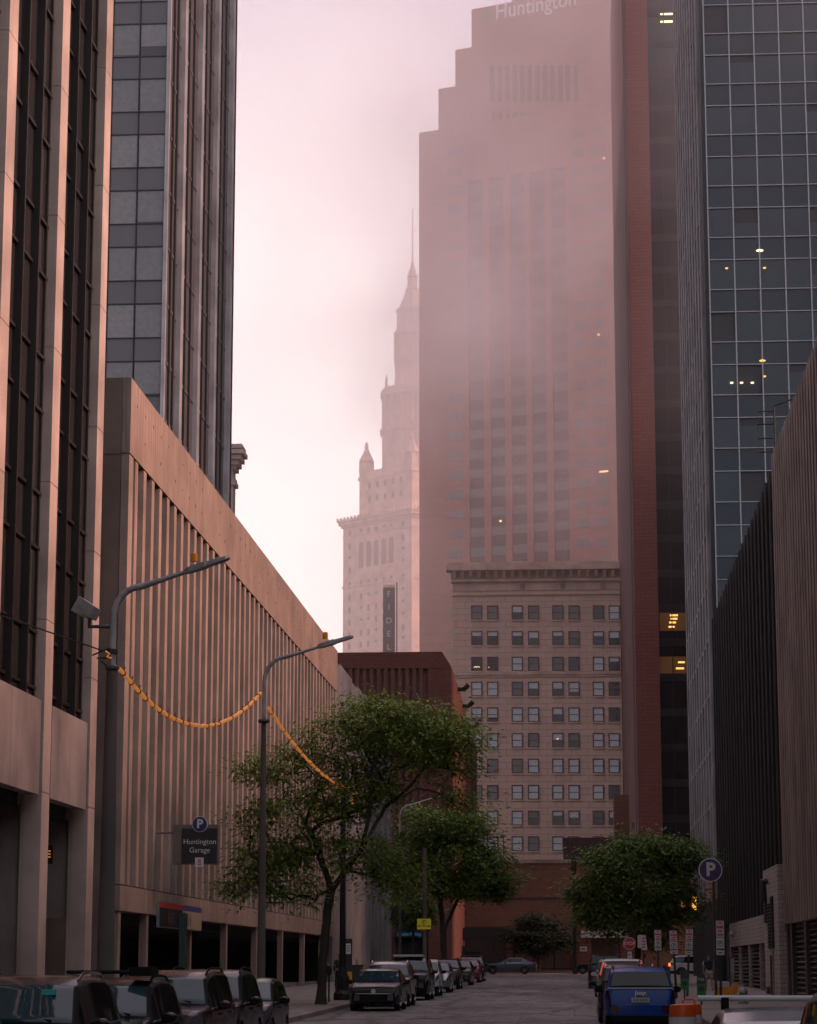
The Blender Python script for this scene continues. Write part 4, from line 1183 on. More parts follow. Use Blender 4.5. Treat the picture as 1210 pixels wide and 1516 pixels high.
# dark fluted pole inside the big tree
Y = 99.5; q = at(507, 1484, Y); zb = gz(Y)+KERB
t = thing('fluted_pole', 'black iron pole with flared fluted base on the left pavement beside the tree trunk', 'pole', (q.x, Y, zb))
MB(t).lathe([(.36, zb), (.36, zb+.25), (.27, zb+.4), (.25, zb+.9), (.15, zb+1.25), (.13, zb+2), (.09, P3.z+.3), (.05, P3.z+.6)], (q.x, Y, 0), 12).build('shaft', m_iron, t)
for k in range(10):
    w = 2*math.pi*k/10
    MB(t).tube([(q.x+.26*math.cos(w), Y+.26*math.sin(w), zb+.35), (q.x+.245*math.cos(w), Y+.245*math.sin(w), zb+.95)], .03, 5).build('flute', m_iron, t)
# parking meter beside it
m_metg = plain('meter_green', (.03, .22, .05), .6, var=.2)
m_metd = plain('meter_dark', (.03, .03, .03), .4)
Y = 96.0; q = at(487, 1489, Y); zb = gz(Y)+KERB
t = thing('parking_meter', 'dark single post meter on the left pavement between trunk and fluted pole', 'parking meter', (q.x, Y, zb))
MB(t).tube([(q.x,Y,zb),(q.x,Y,zb+1.0)], .035, 8).build('post', m_iron, t)
MB(t).lathe([(.06,1.0),(.11,1.06),(.12,1.25),(.09,1.38),(.03,1.42)], (q.x,Y,zb), 10).build('head', m_metd, t, True)
# sign post with yellow board
m_yell = plain('sign_yellow', (.80, .70, .03), .5, var=.04)
Y = 118.0; q = at(628, 1368, Y); zb = gz(Y)+KERB
t = thing('yellow_board_sign', 'yellow rectangular board with black P symbol on a tall grey pole above parked cars', 'sign', (q.x, Y, zb))
MB(t).tube([(q.x+.02,Y+.08,zb),(q.x+.02,Y+.08,q.z+3.6)], .10, 8).build('pole', m_polec, t)
MB(t).box(q.x-.33, q.x+.33, Y-.02, Y+.02, q.z-.25, q.z+.25).build('board', m_yell, t)
MB(t).box(q.x-.33, q.x+.33, Y-.022, Y-.0, q.z-.33, q.z-.254).build('black_strip', m_signblk, t)
dz = q.z-zb
b = MB(t)
b.lathe([(.115,0),(.115,.004)], (q.x, Y-.028, q.z+.10), 20, axis='y'); b.build('ring', m_signblk, t)
MB(t).lathe([(.092,0),(.092,.004)], (q.x, Y-.034, q.z+.10), 20, axis='y').build('disc', m_yell, t)
text('letter', 'P', .17, m_signblk, t, (0, -.04, dz+.10), (R(90),0,0), .002, bold=.004)
text('letters', 'PAY TO PARK', .10, m_signblk, t, (0, -.026, dz-.10), (R(90),0,0), .002, bold=.002)
text('letters', 'HERE', .055, m_yell, t, (0, -.026, dz-.292), (R(90),0,0), .002)
# pay kiosk
m_kioy = plain('kiosk_yellow', (.68, .30, .02), .5)
Y = 143; q = at(516.5, 1456, Y); zb = gz(Y)+KERB
t = thing('info_kiosk', 'slim black kiosk with white notice and yellow lower half near the garage corner', 'kiosk', (q.x, Y, zb))
MB(t).box(q.x-.19, q.x+.19, Y-.15, Y+.15, zb+.74, zb+2.62).build('body', m_signblk, t)
MB(t).box(q.x-.18, q.x+.18, Y-.14, Y+.14, zb, zb+.737).build('lower_panel', m_kioy, t)
o = MB(t).box(q.x-.15, q.x+.12, Y-.16, Y-.152, zb+1.75, zb+2.35).build('notice', m_signwht, t)
for k in range(3): MB(t).box(q.x-.10, q.x+.07, Y-.166, Y-.161, zb+1.9+k*.14, zb+1.96+k*.14).build('text_bar', m_signred if k == 2 else m_conc_d, o)
Y = 152; q = at(529, 1447, Y); zb = gz(Y)+KERB
t = thing('litter_bin', 'dark square litter bin against the blank grey wall', 'litter bin', (q.x, Y, zb))
MB(t).box(q.x-.36, q.x+.36, Y-.34, Y+.34, zb+.06, zb+.95).build('body', m_metd, t)
MB(t).box(q.x-.40, q.x+.40, Y-.38, Y+.38, zb+.955, zb+1.08).build('lid', m_iron, t)
# dark post seen edge-on in front of the garage entry
Y = 60; q = at(272, 1352, Y); zb = gz(Y)+KERB
t = thing('edge_on_sign', 'dark green sign seen edge on, on a post before the garage entry', 'sign', (q.x, Y, zb))
m_dgreen = plain('dark_green', (.018, .045, .035), .5)
MB(t).tube([(q.x,Y,zb),(q.x,Y,q.z)], .035, 8).build('post', m_polem, t)
MB(t).box(q.x-.06, q.x+.06, Y-.28, Y+.28, q.z-1.5, q.z).build('board', m_dgreen, t)
MB(t).box(q.x-.12, q.x+.12, Y+.3, Y+.34, q.z-1.95, q.z-1.55).build('small_plate', m_teal if False else m_steel, t)
# ---- right pavement
def round_sign(label, u, v, Y, r, v_base):
    q = at(u, v, Y); zb = gz(Y)+KERB
    t = thing('parking_sign', label, 'sign', (q.x+.10, Y, zb))
    MB(t).tube([(q.x+.12,Y+.08,zb),(q.x+.12,Y+.08,q.z)], .06, 8).build('post', m_polem, t)
    MB(t).lathe([(r,-.02),(r,.02)], (q.x, Y, q.z), 32, axis='y').build('rim', m_signwht, t)
    MB(t).lathe([(r*.91,-.032),(r*.91,-.021)], (q.x, Y, q.z), 32, axis='y').build('disc', m_purp, t)
    text('letter', 'P', r*1.52, m_signwht, t, (-.12+.02, -.036, q.z-zb), (R(90),0,0), .003, bold=.028)
m_purp = plain('sign_purple', (.055, .028, .125), .4, var=.05)
round_sign('round purple sign with white P on a dark post by the black garage wall', 1052, 1288, 104, .50, 1480)
m_post = plain('sign_post', (.022, .024, .023), .6)
m_signpink = plain('sign_pinkish', (.60, .50, .52), .5, var=.06)
m_redtxt = plain('sign_red_text', (.45, .05, .08), .5)
def reg_sign(label, u, v0, v1, ub, vb, Y, vm):
    a = at(u, v0, Y); c_ = at(u, v1, Y); m_ = at(u, vm, Y); g = gz(Y)+KERB; bx = at(ub, vb, Y).x
    t = thing('regulation_sign', label, 'sign', (bx, Y, g), group='parking regulation signs')
    MB(t).hexa([(bx-.05,Y+.03,g),(bx+.05,Y+.03,g),(bx+.05,Y+.07,g),(bx-.05,Y+.07,g),(a.x-.05,Y+.03,a.z-.1),(a.x+.05,Y+.03,a.z-.1),(a.x+.05,Y+.07,a.z-.1),(a.x-.05,Y+.07,a.z-.1)]).build('post', m_post, t)
    sh = (bx-a.x)/(a.z-g); w = .155
    def plate(z0, z1, mat, name):
        o0, o1 = a.x+sh*(a.z-z0), a.x+sh*(a.z-z1)
        return MB(t).hexa([(o0-w,Y-.01,z0),(o0+w,Y-.01,z0),(o0+w,Y+.02,z0),(o0-w,Y+.02,z0),(o1-w,Y-.01,z1),(o1+w,Y-.01,z1),(o1+w,Y+.02,z1),(o1-w,Y+.02,z1)]).build(name, mat, t), (o0+o1)/2
    up, cx = plate(m_.z+.01, a.z, m_signpink, 'red_plate')
    H = a.z-m_.z
    for k, (f0, f1, ww) in enumerate(((.82,.92,.05),(.55,.68,.13),(.33,.43,.07),(.12,.22,.11))):
        MB(t).box(cx-ww, cx+ww, Y-.018, Y-.0115, m_.z+H*f0, m_.z+H*f1).build('red_text', m_redtxt, up)
    H2 = m_.z-c_.z
    lo_, cx = plate(c_.z, m_.z-.01, m_signwht, 'parking_plate')
    zc = c_.z+H2*.66
    MB(t).lathe([(.115,0),(.115,.004)], (cx, Y-.016, zc), 20, axis='y').build('ring', m_signblk, lo_)
    MB(t).lathe([(.092,0),(.092,.004)], (cx, Y-.021, zc), 20, axis='y').build('disc', m_signwht, lo_)
    text('letter', 'P', .17, m_signblk, t, (cx-bx, Y-Y-.028, zc-g), (R(90),0,0), .002, bold=.004)
    MB(t).box(cx-.14, cx+.14, Y-.018, Y-.0115, c_.z+H2*.28, c_.z+H2*.38).build('green_band', m_dgreen, lo_)
    MB(t).box(cx-.08, cx+.08, Y-.018, Y-.0115, c_.z+H2*.1, c_.z+H2*.16).build('text_bar', m_signblk, lo_)
reg_sign('biggest two plate regulation sign, on the straight black post nearest the louvred wall', 1066, 1363, 1414, 1068, 1488, 97, 1388)
reg_sign('narrow two plate regulation sign left of the walking man', 1021, 1376, 1413, 1018, 1479, 108, 1394)
reg_sign('two plate regulation sign on a leaning post just right of the white car', 996.5, 1378, 1412, 1002, 1482, 104, 1394)
reg_sign('two plate regulation sign standing under the right tree beside the stop sign pair', 974, 1377, 1407, 975, 1455, 118, 1393)
Y = 140; 
q = at(952, 1390, Y); g = gz(Y)+KERB
t = thing('regulation_sign', 'pair of overlapping white regulation plates right beside the red stop sign', 'sign', (q.x, Y, g), group='parking regulation signs')
MB(t).tube([(q.x+.06,Y+.05,g),(q.x,Y+.05,q.z+.3)], .04, 6).build('post', m_post, t)
MB(t).box(q.x-.30, q.x-.02, Y, Y+.02, q.z-.5, q.z+.22).build('back_plate', m_signpink, t)
MB(t).hexa([(q.x-.08,Y-.03,q.z-.62),(q.x+.24,Y-.03,q.z-.62),(q.x+.24,Y-.01,q.z-.62),(q.x-.08,Y-.01,q.z-.62),(q.x-.14,Y-.03,q.z+.2),(q.x+.16,Y-.03,q.z+.2),(q.x+.16,Y-.01,q.z+.2),(q.x-.14,Y-.01,q.z+.2)]).build('front_plate', m_signpink, t)
for k in range(4): MB(t).box(q.x-.05, q.x+.12, Y-.04, Y-.034, q.z-.5+k*.17, q.z-.44+k*.17).build('red_text', m_redtxt, t)
Y = 141; q = at(932, 1397, Y); g = gz(Y)+KERB
m_stop = plain('stop_red', (.50, .025, .028), .45, var=.05)
t = thing('stop_sign', 'red octagonal STOP sign with white rim on a pale post beyond parked cars', 'sign', (q.x, Y, g))
MB(t).tube([(q.x,Y+.04,g),(q.x,Y+.04,q.z+.3)], .05, 6).build('post', m_steel, t)
MB(t).lathe([(.37,-.01),(.37,.01)], (q.x,Y,q.z), 8, math.pi/8, 'y').build('rim', m_signwht, t)
MB(t).lathe([(.335,-.02),(.335,-.011)], (q.x,Y,q.z), 8, math.pi/8, 'y').build('face', m_stop, t)
text('letters', 'STOP', .27, m_signwht, t, (0, -.024, q.z-g), (R(90),0,0), .003, bold=.006)
MB(t).box(q.x-.11, q.x+.13, Y-.02, Y+.0, q.z-1.25, q.z-.45).build('post_plate', m_signwht, t)
for k in range(3): MB(t).box(q.x-.06, q.x+.08, Y-.026, Y-.021, q.z-1.15+k*.25, q.z-1.08+k*.25).build('text_bar', m_conc_d, t)
# hooded meters
def meter(label, u, v_top, v_bot, Y, word=None):
    q = at(u, v_bot, Y); g = gz(Y)+KERB; zt = at(u, v_top, Y).z
    t = thing('hooded_meter', label, 'parking meter', (q.x, Y, g), group='green hooded meters')
    MB(t).tube([(q.x,Y,g),(q.x,Y,zt-.6)], .04, 8).build('post', m_polem, t)
    hd_ = MB(t).hexa([(q.x-.17,Y-.09,zt-.78),(q.x+.17,Y-.09,zt-.78),(q.x+.15,Y+.09,zt-.78),(q.x-.15,Y+.09,zt-.78),(q.x-.165,Y-.08,zt-.36),(q.x+.165,Y-.08,zt-.36),(q.x+.15,Y+.08,zt-.36),(q.x-.15,Y+.08,zt-.36)]).build('green_hood', m_metg, t)
    MB(t).hexa([(q.x-.17,Y-.10,zt-.355),(q.x+.17,Y-.10,zt-.355),(q.x+.15,Y+.09,zt-.355),(q.x-.15,Y+.09,zt-.355),(q.x-.14,Y-.08,zt),(q.x+.14,Y-.08,zt),(q.x+.12,Y+.07,zt),(q.x-.12,Y+.07,zt)]).build('black_hood', m_metd, t)
    if word: text('letters', word, .14, m_signwht, t, (0, -.112, zt-.2-g), (R(90-4),0,0), .003)
    MB(t).box(q.x-.1, q.x+.1, Y-.097, Y-.0865, zt-.62, zt-.46).build('panel', m_dgreen, t)
meter('green hooded meter nearest the walking man, lettered black cap', 1039, 1442, 1491, 92, 'P30')
meter('green hooded meter in the middle, behind the narrow regulation sign', 1014, 1436, 1482, 102)
meter('green hooded meter partly hidden behind the blue car', 988, 1431, 1478, 110)
# barrels
m_barr = plain('barrel_orange', (.72, .10, .015), .4, var=.1)
m_band = plain('barrel_white', (.50, .49, .50), .4, var=.1)
def barrel(label, u, v_top, Y, handle=True):
    q = at(u, v_top, Y); g = gz(Y)
    zt = q.z; r = .285; zs = zt-.13 if handle else zt
    t = thing('traffic_barrel', label, 'traffic barrel', (q.x, Y, g), group='traffic barrels')
    MB(t).lathe([(.36, g), (.36, g+.08)], (q.x,Y,0), 20).build('base', m_metd, t)
    H = zs-g-.08
    prof = []
    for k in range(5):
        z0 = g+.08+H*k/5; z1 = g+.08+H*(k+1)/5; rr = r*(1.06-.035*k)
        o = MB(t).lathe([(rr*1.015, z0), (rr*1.015, z0+.02), (rr, z0+.04), (rr*.99, z1-.02), (rr*.97, z1-.002)], (q.x,Y,0), 22).build('orange_band' if k % 2 == 0 else 'white_band', m_barr if k % 2 == 0 else m_band, t, True)
    MB(t).lathe([(r*.88, zs), (r*.86, zs+.035), (r*.5, zs+.05)], (q.x,Y,0), 22).build('lid', m_barr, t, True)
    if handle:
        MB(t).tube([(q.x-.13,Y,zs+.03),(q.x-.12,Y,zs+.11),(q.x-.08,Y,zs+.14),(q.x+.08,Y,zs+.14),(q.x+.12,Y,zs+.11),(q.x+.13,Y,zs+.03)], .025, 6).build('handle', m_barr, t, True)
barrel('orange traffic barrel with raised handle, the rear one of two by the kerb', 1020, 1480, 52.5)
barrel('orange traffic barrel with flat lid, the front one beside the blue car', 1010.5, 1490.5, 49.0, False)
# fire hydrant
m_hyd = plain('hydrant_grey', (.30, .28, .28), .5, .3, var=.15)
Y = 93; q = at(1101, 1490, Y); g = gz(Y)+KERB
t = thing('fire_hydrant', 'squat grey fire hydrant on the right pavement', 'fire hydrant', (q.x, Y, g))
MB(t).lathe([(.20,0),(.20,.06),(.14,.08),(.14,.38),(.17,.40),(.17,.46),(.13,.55),(.06,.62)], (q.x,Y,g), 16).build('body', m_hyd, t, True)
MB(t).lathe([(.05,.62),(.05,.72),(.03,.73)], (q.x,Y,g), 6).build('bonnet_nut', m_hyd, t)
MB(t).lathe([(.065,-.26),(.065,.26)], (q.x,Y,g+.33), 10, axis='x').build('outlet', m_hyd, t)
MB(t).lathe([(.08,-.22),(.08,-.12)], (q.x,Y,g+.28), 10, axis='y').build('front_outlet', m_hyd, t)
# yellow bollard blocks by the louvred wall
m_byel = plain('bollard_yellow', (.62, .27, .02), .6, var=.2)
q = at(1079, 1470, 112); g = gz(112)+KERB
t = thing('yellow_barrier', 'yellow painted barrier block and stub at the foot of the white wall', 'barrier', (q.x, 112, g))
MB(t).box(q.x-.5, q.x+.2, 112.2, 112.5, g, g+.34).build('block', m_byel, t)
MB(t).box(q.x+.22, q.x+.42, 112.0, 112.4, g, g+.55).build('stub', m_byel, t)
MB(t).tube([(q.x+.1,112.3,g+.3),(q.x+.1,112.3,g+1.7)], .03, 6).build('post', m_iron, t)
MB(t).box(q.x+.12, q.x+.30, 112.28, 112.31, g+.7, g+1.6).build('plate', m_steel, t)
q = onx(1083, 1383, 8.95)
t = thing('dome_camera', 'small pale dome camera on the white lintel of the dark garage', 'camera', (8.98, q.y, q.z))
MB(t).lathe([(.03,.12),(.05,.1),(.15,.08),(.16,0),(.12,-.1),(.05,-.14)], (8.98, q.y, q.z), 12).build('dome', m_lens, t, True)
MB(t).box(8.98, 9.26, q.y-.04, q.y+.04, q.z+.10, q.z+.16).build('bracket', m_steel, t)
# signal pole at the junction
Y = 206.0; q = at(849.5, 1265, Y); g = gz(Y)+KERB
t = thing('signal_pole', 'dark tapered signal pole with hanging signal box at the far junction', 'traffic signal', (q.x, Y, g))
MB(t).lathe([(.22,0),(.2,.4),(.14,.45),(.11,q.z-g-1.6),(.11,q.z-g-1.6)], (q.x,Y,g), 10).build('pole', m_iron, t)
MB(t).lathe([(.16,q.z-g-1.6),(.22,q.z-g-1.2),(.22,q.z-g)], (q.x,Y,g), 10).build('top_box', m_maroon, t)
MB(t).lathe([(.125,q.z-g-2.0),(.125,q.z-g-1.85)], (q.x,Y,g), 10).build('pale_ring', m_signwht, t)
z = at(843,1327,Y).z
MB(t).box(q.x-.78, q.x-.22, Y-.25, Y+.2, z-.55, z+.65).build('signal_head', m_iron, t)
MB(t).tube([(q.x-.5,Y,z+.3),(q.x,Y,z+.3)], .05, 6).build('arm', m_iron, t)
t = thing('overhead_cable', 'thin dark wire crossing over the far junction to the signal pole', 'cable', (q.x, Y, q.z))
A = Vector((q.x, Y, q.z-1.2)); B_ = at(700, 1270, 206)
MB(t).tube([A, A.lerp(B_,.33)-Vector((0,0,.35)), A.lerp(B_,.66)-Vector((0,0,.3)), B_], .03, 5).build('cable', m_wire, t)
# slim twin lamp on the low roof
q = at(745.5, 1265, 237); 
t = thing('twin_roof_lamp', 'tiny dark post with twin heads standing on the low brick roof', 'lamp', (q.x, 237.5, lz+.3))
zt_ = at(745, 1238, 237).z
MB(t).tube([(q.x,237.5,lz),(q.x,237.5,zt_)], .05, 6).build('post', m_iron, t)
MB(t).box(q.x-.24, q.x+.24, 237.3, 237.7, zt_-.05, zt_+.1).build('lamp_heads', m_iron, t)
# ------------------------------------------------------------------ cars
def paint(name, c, metal=.0, rough=.16, coat=.06, grime=.25):
    m, nt, b = base_mat(name)
    b.inputs['Metallic'].default_value = metal; b.inputs['Roughness'].default_value = rough; b.inputs['Specular IOR Level'].default_value = .12
    b.inputs['Coat Weight'].default_value = coat; b.inputs['Coat Roughness'].default_value = .06
    n = noise(nt, objco(nt, (1, 1, 1.6)), 2.2, 6, .65)
    o = mixc(nt, c, [x*.7+.006 for x in c], ramp(nt, n, .45, .75, 0, grime))
    nt.links.new(o, b.inputs['Base Color'])
    rr = ramp(nt, n, .4, .75, rough, min(1, rough+.12)); nt.links.new(rr, b.inputs['Roughness'])
    return m
PAINT = {
 'black': paint('paint_black', (.012,.012,.013)), 'charcoal': paint('paint_charcoal', (.03,.03,.032), .2),
 'dark_grey': paint('paint_dark_grey', (.055,.055,.058), .3), 'silver': paint('paint_silver', (.30,.30,.31), .6),
 'white': paint('paint_white', (.55,.53,.53)), 'blue': paint('paint_blue', (.008,.052,.29), .0, .35, .3),
 'red': paint('paint_red', (.16,.018,.016)), 'maroon': paint('paint_maroon', (.038,.014,.015), .0),
 'slate': paint('paint_slate', (.075,.09,.12), .3), 'steel': paint('paint_steel', (.16,.165,.175), .5)}
m_cglass = glass('car_glass', (.016,.040,.050), .03, .26)
m_cside = glass('car_side_glass', (.005,.006,.007), .04, .3)
m_tyre = plain('tyre_rubber', (.014,.014,.014), .85)
m_rim = plain('wheel_rim', (.20,.20,.205), .35, .8)
m_plast = plain('black_plastic', (.010,.010,.011), .75, spec=.12)
m_chrome = plain('chrome', (.55,.55,.56), .15, 1.0, var=.02)
m_head = glass('headlight_lens', (.10,.10,.11), .05, .7)
m_tail = plain('tail_lens', (.20,.012,.012), .2, var=.05, coat=.6)
m_taillit = glow('tail_lit', (1.0, .05, .03), .55)
m_taild = plain('tail_dark', (.045,.008,.010), .2, coat=.6)
m_plate = plain('plate_white', (.45,.44,.42), .5)
m_taillamp2 = glow('tail_amber', (1.0, .22, .05), 1.6)
m_stick = plain('sticker_teal', (.05,.40,.38), .5)
STY = {
 # L, W, H, top profile (y, z) along the length, windshield (y0,y1), roof rear, rear glass base, wheelbase start, wheel r, belt front/rear, rails
 'suv':   dict(L=4.62, W=1.86, H=1.70, top=[(0,.70),(.04,.84),(.14,.97),(.35,1.03),(1.20,1.12),(2.02,1.58),(2.35,1.665),(2.9,1.70),(3.7,1.68),(4.12,1.62),(4.22,1.58),(4.52,1.16),(4.58,1.05),(4.62,.75)], ws=(1.20,2.10), rg=(4.20,4.52), wb=(.90,3.62), r=.35, belt=(1.02,1.12), rails=True, clad=True),
 'bigsuv':dict(L=4.95, W=1.95, H=1.80, top=[(0,.75),(.03,.92),(.12,1.06),(.35,1.12),(1.35,1.20),(2.05,1.66),(2.4,1.76),(3.1,1.80),(4.1,1.79),(4.55,1.75),(4.66,1.70),(4.86,1.22),(4.92,1.10),(4.95,.80)], ws=(1.35,2.15), rg=(4.64,4.86), wb=(.95,3.85), r=.38, belt=(1.10,1.18), rails=True, clad=False),
 'sedan': dict(L=4.75, W=1.83, H=1.45, top=[(0,.60),(.05,.70),(.18,.80),(.45,.87),(1.38,.98),(2.25,1.37),(2.6,1.43),(3.0,1.45),(3.4,1.42),(3.75,1.32),(4.25,1.06),(4.4,1.04),(4.66,1.01),(4.72,.92),(4.75,.65)], ws=(1.38,2.32), rg=(3.55,4.25), wb=(.88,3.68), r=.33, belt=(.90,.99), rails=False, clad=False),
 'hatch': dict(L=4.25, W=1.79, H=1.52, top=[(0,.62),(.05,.74),(.16,.86),(.40,.94),(1.10,1.03),(1.95,1.42),(2.3,1.50),(2.8,1.52),(3.4,1.49),(3.80,1.40),(3.88,1.36),(4.15,1.05),(4.21,.95),(4.25,.65)], ws=(1.10,2.02), rg=(3.86,4.14), wb=(.82,3.42), r=.32, belt=(.95,1.04), rails=False, clad=False),
}
def interp(tab, y):
    if y <= tab[0][0]: return tab[0][1]
    for (a, b), (c, d) in zip(tab[:-1], tab[1:]):
        if y <= c: return b + (d-b)*(y-a)/(c-a)
    return tab[-1][1]
def car(label, style, color, x, y, rz, H=None, W=None, L=None, cat='car', group=None, name='parked_car', tail='tail', rails=None, extra=None, z=None, group_ok=True):
    S = STY[style]; L0 = S['L']; sc = Vector(((W or S['W'])/S['W'], (L or L0)/L0, (H or S['H'])/S['H']))
    t = thing(name, label, cat, (x, y, gz(y) if z is None else z), rz, group)
    body_m = PAINT[color]
    top = S['top']; ws0, ws1 = S['ws']; rg0, rg1 = S['rg']; yw1, yw2 = S['wb']; r = S['r']; Ra = r+.065
    hw = S['W']/2; L_ = L0; bf, br_ = S['belt']
    ys = set([0, .04, .12, .22, .35, .55, .8])
    ys |= {a for a, _ in top}
    for yw in (yw1, yw2):
        for k in range(13):
            ys.add(round(yw - Ra*math.cos(math.pi*k/12), 4))
    d1, d2, d3 = ws0+.18, ws0+.18+(rg0-ws0)*.40, min(rg0-.15, yw2+.12)
    seams = [d1, d2, d3]
    for s_ in seams: ys |= {s_, s_+.014}
    for k in range(6): ys.add(ws0 + (ws1-ws0)*k/5)
    sw0, sw1 = ws0+.38, rg0-.06            # side glass
    ys |= {sw0, sw1, ws0+.08, ws1-.05, rg0+.05, rg1-.05, d2-.05, d2+.06, rg0, rg1, L_-.35, L_-.2, L_-.1, L_-.04, L_}
    ys = sorted(ys); yy = [ys[0]]
    for a in ys[1:]:
        if a-yy[-1] > .006: yy.append(a)
    ys = yy
    def wid(y):
        f = 1.0
        if y < .75: f = .76 + .24*math.sin(math.pi/2*min(1, (y/.75)**.55))
        e = L_-y
        if e < .6: f = min(f, .84 + .16*math.sin(math.pi/2*min(1, (e/.6)**.6)))
        return hw*f
    def sill(y):
        z = .24 if .35 < y < L_-.35 else .24 + .06*(1-min(y, L_-y)/.35)
        for yw in (yw1, yw2):
            if abs(y-yw) < Ra: z = max(z, r + math.sqrt(max(0, Ra*Ra-(y-yw)**2)))
        return z
    def section(y):
        w = wid(y); tz = interp(top, y); s = sill(y)
        bz = bf + (br_-bf)*(y/L_)
        bz = min(bz, tz-.035)
        gl = max(0.0, tz-bz)                # greenhouse height
        tumble = min(1, gl/.5)
        wr = w*(1-.20*tumble) if gl > .08 else w*.93
        p1z = max(.46 if gl >= 0 else .46, s+.02); p1z = min(p1z, bz-.2) if s < bz-.3 else s+.02
        p2z = max(bz-.20, p1z+.03); p2z = min(p2z, bz-.02)
        pts = [(w*.955, s), (w*.995, p1z), (w*1.0, p2z), (w*.975, bz)]
        if gl > .08:
            pts += [(w*.955, bz+.02), (w*.955+(wr-w*.955)*.86, tz-.075 if gl > .2 else bz+.022+(gl-.05)*.5), (wr, tz-.05), (wr*.955, tz-.014), (wr*.92, tz-.004), (wr*.5, tz+.012), (0, tz+.016)]
        else:
            pts += [(w*.955, bz+(tz-bz)*.5), (w*.93, tz-.012), (w*.88, tz), (w*.84, tz+.002), (w*.80, tz+.004), (w*.45, tz+.018), (0, tz+.024)]
        return pts
    secs = [section(y) for y in ys]
    n = len(secs[0])
    V = []
    idx = {}
    def vid(i, j, side):
        k = (i, j, 0 if j == n-1 else side)
        if k not in idx:
            p = secs[i][j]; bulge = 0
            idx[k] = len(V); 
            if j >= 6 and ws0 < ys[i] < ws1+.3:
                q_ = min(1, (ys[i]-ws0)/.12, (ws1+.3-ys[i])/.3); bulge = -.13*max(0, q_)*(1-min(1, p[0]/max(.05, secs[i][6][0]))**2)
            V.append((side*p[0]*sc.x if j < n-1 else 0, (ys[i]+bulge-L_/2)*sc.y, p[1]*sc.z))
        return idx[k]
    groups = {}
    def add(g, f): groups.setdefault(g, []).append(f)
    for i in range(len(ys)-1):
        ym = (ys[i]+ys[i+1])/2; thin = ys[i+1]-ys[i] < .02 and any(abs(ys[i]-s_) < .005 for s_ in seams)
        for j in range(n-1):
            for side in (-1, 1):
                q = [vid(i,j,side), vid(i+1,j,side), vid(i+1,j+1,side), vid(i,j+1,side)]
                q = list(dict.fromkeys(q))
                if len(q) < 3: continue
                if side > 0: q = q[::-1]
                g = 'body'
                if j >= 8 and ws0+.06 < ym < ws1-.06: g = 'windshield'
                elif j >= 7 and ws0-.02 < ym < ws1-.03: g = 'trim'
                elif j >= 8 and rg0+.03 < ym < rg1-.03: g = 'rear_window'
                elif j >= 7 and rg0 < ym < rg1: g = 'trim'
                elif j == 4 and sw0 < ym < sw1 and not (d2-.055 < ym < d2+.065): g = 'side_window%d%d' % (side, ym < d2)
                elif j == 4 and d2-.055 < ym < d2+.065: g = 'trim'
                elif j == 2 and .03 < ym < .5: g = 'headlight%d' % side
                elif j == 2 and L_-.34 < ym: g = 'taillight%d' % side
                elif j in (5, 6) and ws0+.05 < ym < ws1+.02 and color in ('black', 'charcoal', 'maroon', 'dark_grey'): g = 'pillar'
                elif j == 0 and (S['clad']): g = 'trim'
                elif thin and 1 <= j <= 3: g = 'trim'
                elif j in (1, 2) and d1 < ym < d2: g = 'door%d' % side
                elif j in (1, 2) and d2+.01 < ym < d3: g = 'doorr%d' % side
                add(g, q)
    # end caps made of strips
    fr = (-1, -.72, -.34, 0, .34, .72, 1)
    for end, i in ((0, 0), (1, len(ys)-1)):
        grid = []
        for j in range(n-1):
            row = []
            for f in fr:
                if abs(f) == 1: row.append(vid(i, j, int(f)))
                else:
                    p = secs[i][j]; row.append(len(V))
                    V.append((f*p[0]*sc.x, ((-L_/2 - .07*(1-f*f)) if end == 0 else (L_/2+.05*(1-f*f)))*sc.y, p[1]*sc.z))
            grid.append(row)
        for j in range(n-2):
            for k in range(len(fr)-1):
                q = [grid[j][k], grid[j][k+1], grid[j+1][k+1], grid[j+1][k]]
                if end: q = q[::-1]
                g = 'body'
                fm = (fr[k]+fr[k+1])/2
                if end == 0:
                    if j == 1 and abs(fm) < .72: g = 'grille'
                    if j == 0: g = 'trim' if (S['clad'] or abs(fm) < .72) else 'body'
                    if j == 2 and abs(fm) > .6: g = 'headlight%d' % (1 if fm > 0 else -1)
                    if j == 2 and abs(fm) < .6: g = 'grille'
                else:
                    if j == 0: g = 'trim'
                    if j == 2 and abs(fm) > .6: g = 'taillight%d' % (1 if fm > 0 else -1)
                add(g, q)
        q = [grid[n-2][k] for k in range(len(fr))] + [vid(i, n-1, 1)]
    def part(nm, faces, mat, parent=t, lab=None):
        used = {}; vv = []; ff = []
        for f in faces:
            g = []
            for a in f:
                if a not in used: used[a] = len(vv); vv.append(V[a])
                g.append(used[a])
            ff.append(tuple(g))
        me = bpy.data.meshes.new(nm); me.from_pydata(vv, [], ff); me.materials.append(mat)
        me.shade_smooth(); me.set_sharp_from_angle(angle=R(38)); me.update()
        o = link(nm, me, parent)
        if lab: o['label'] = lab
        return o
    part('body', groups['body'], body_m)
    tm = {'tail': m_tail, 'dark': m_taild}.get(tail, m_tail)
    doors = {}
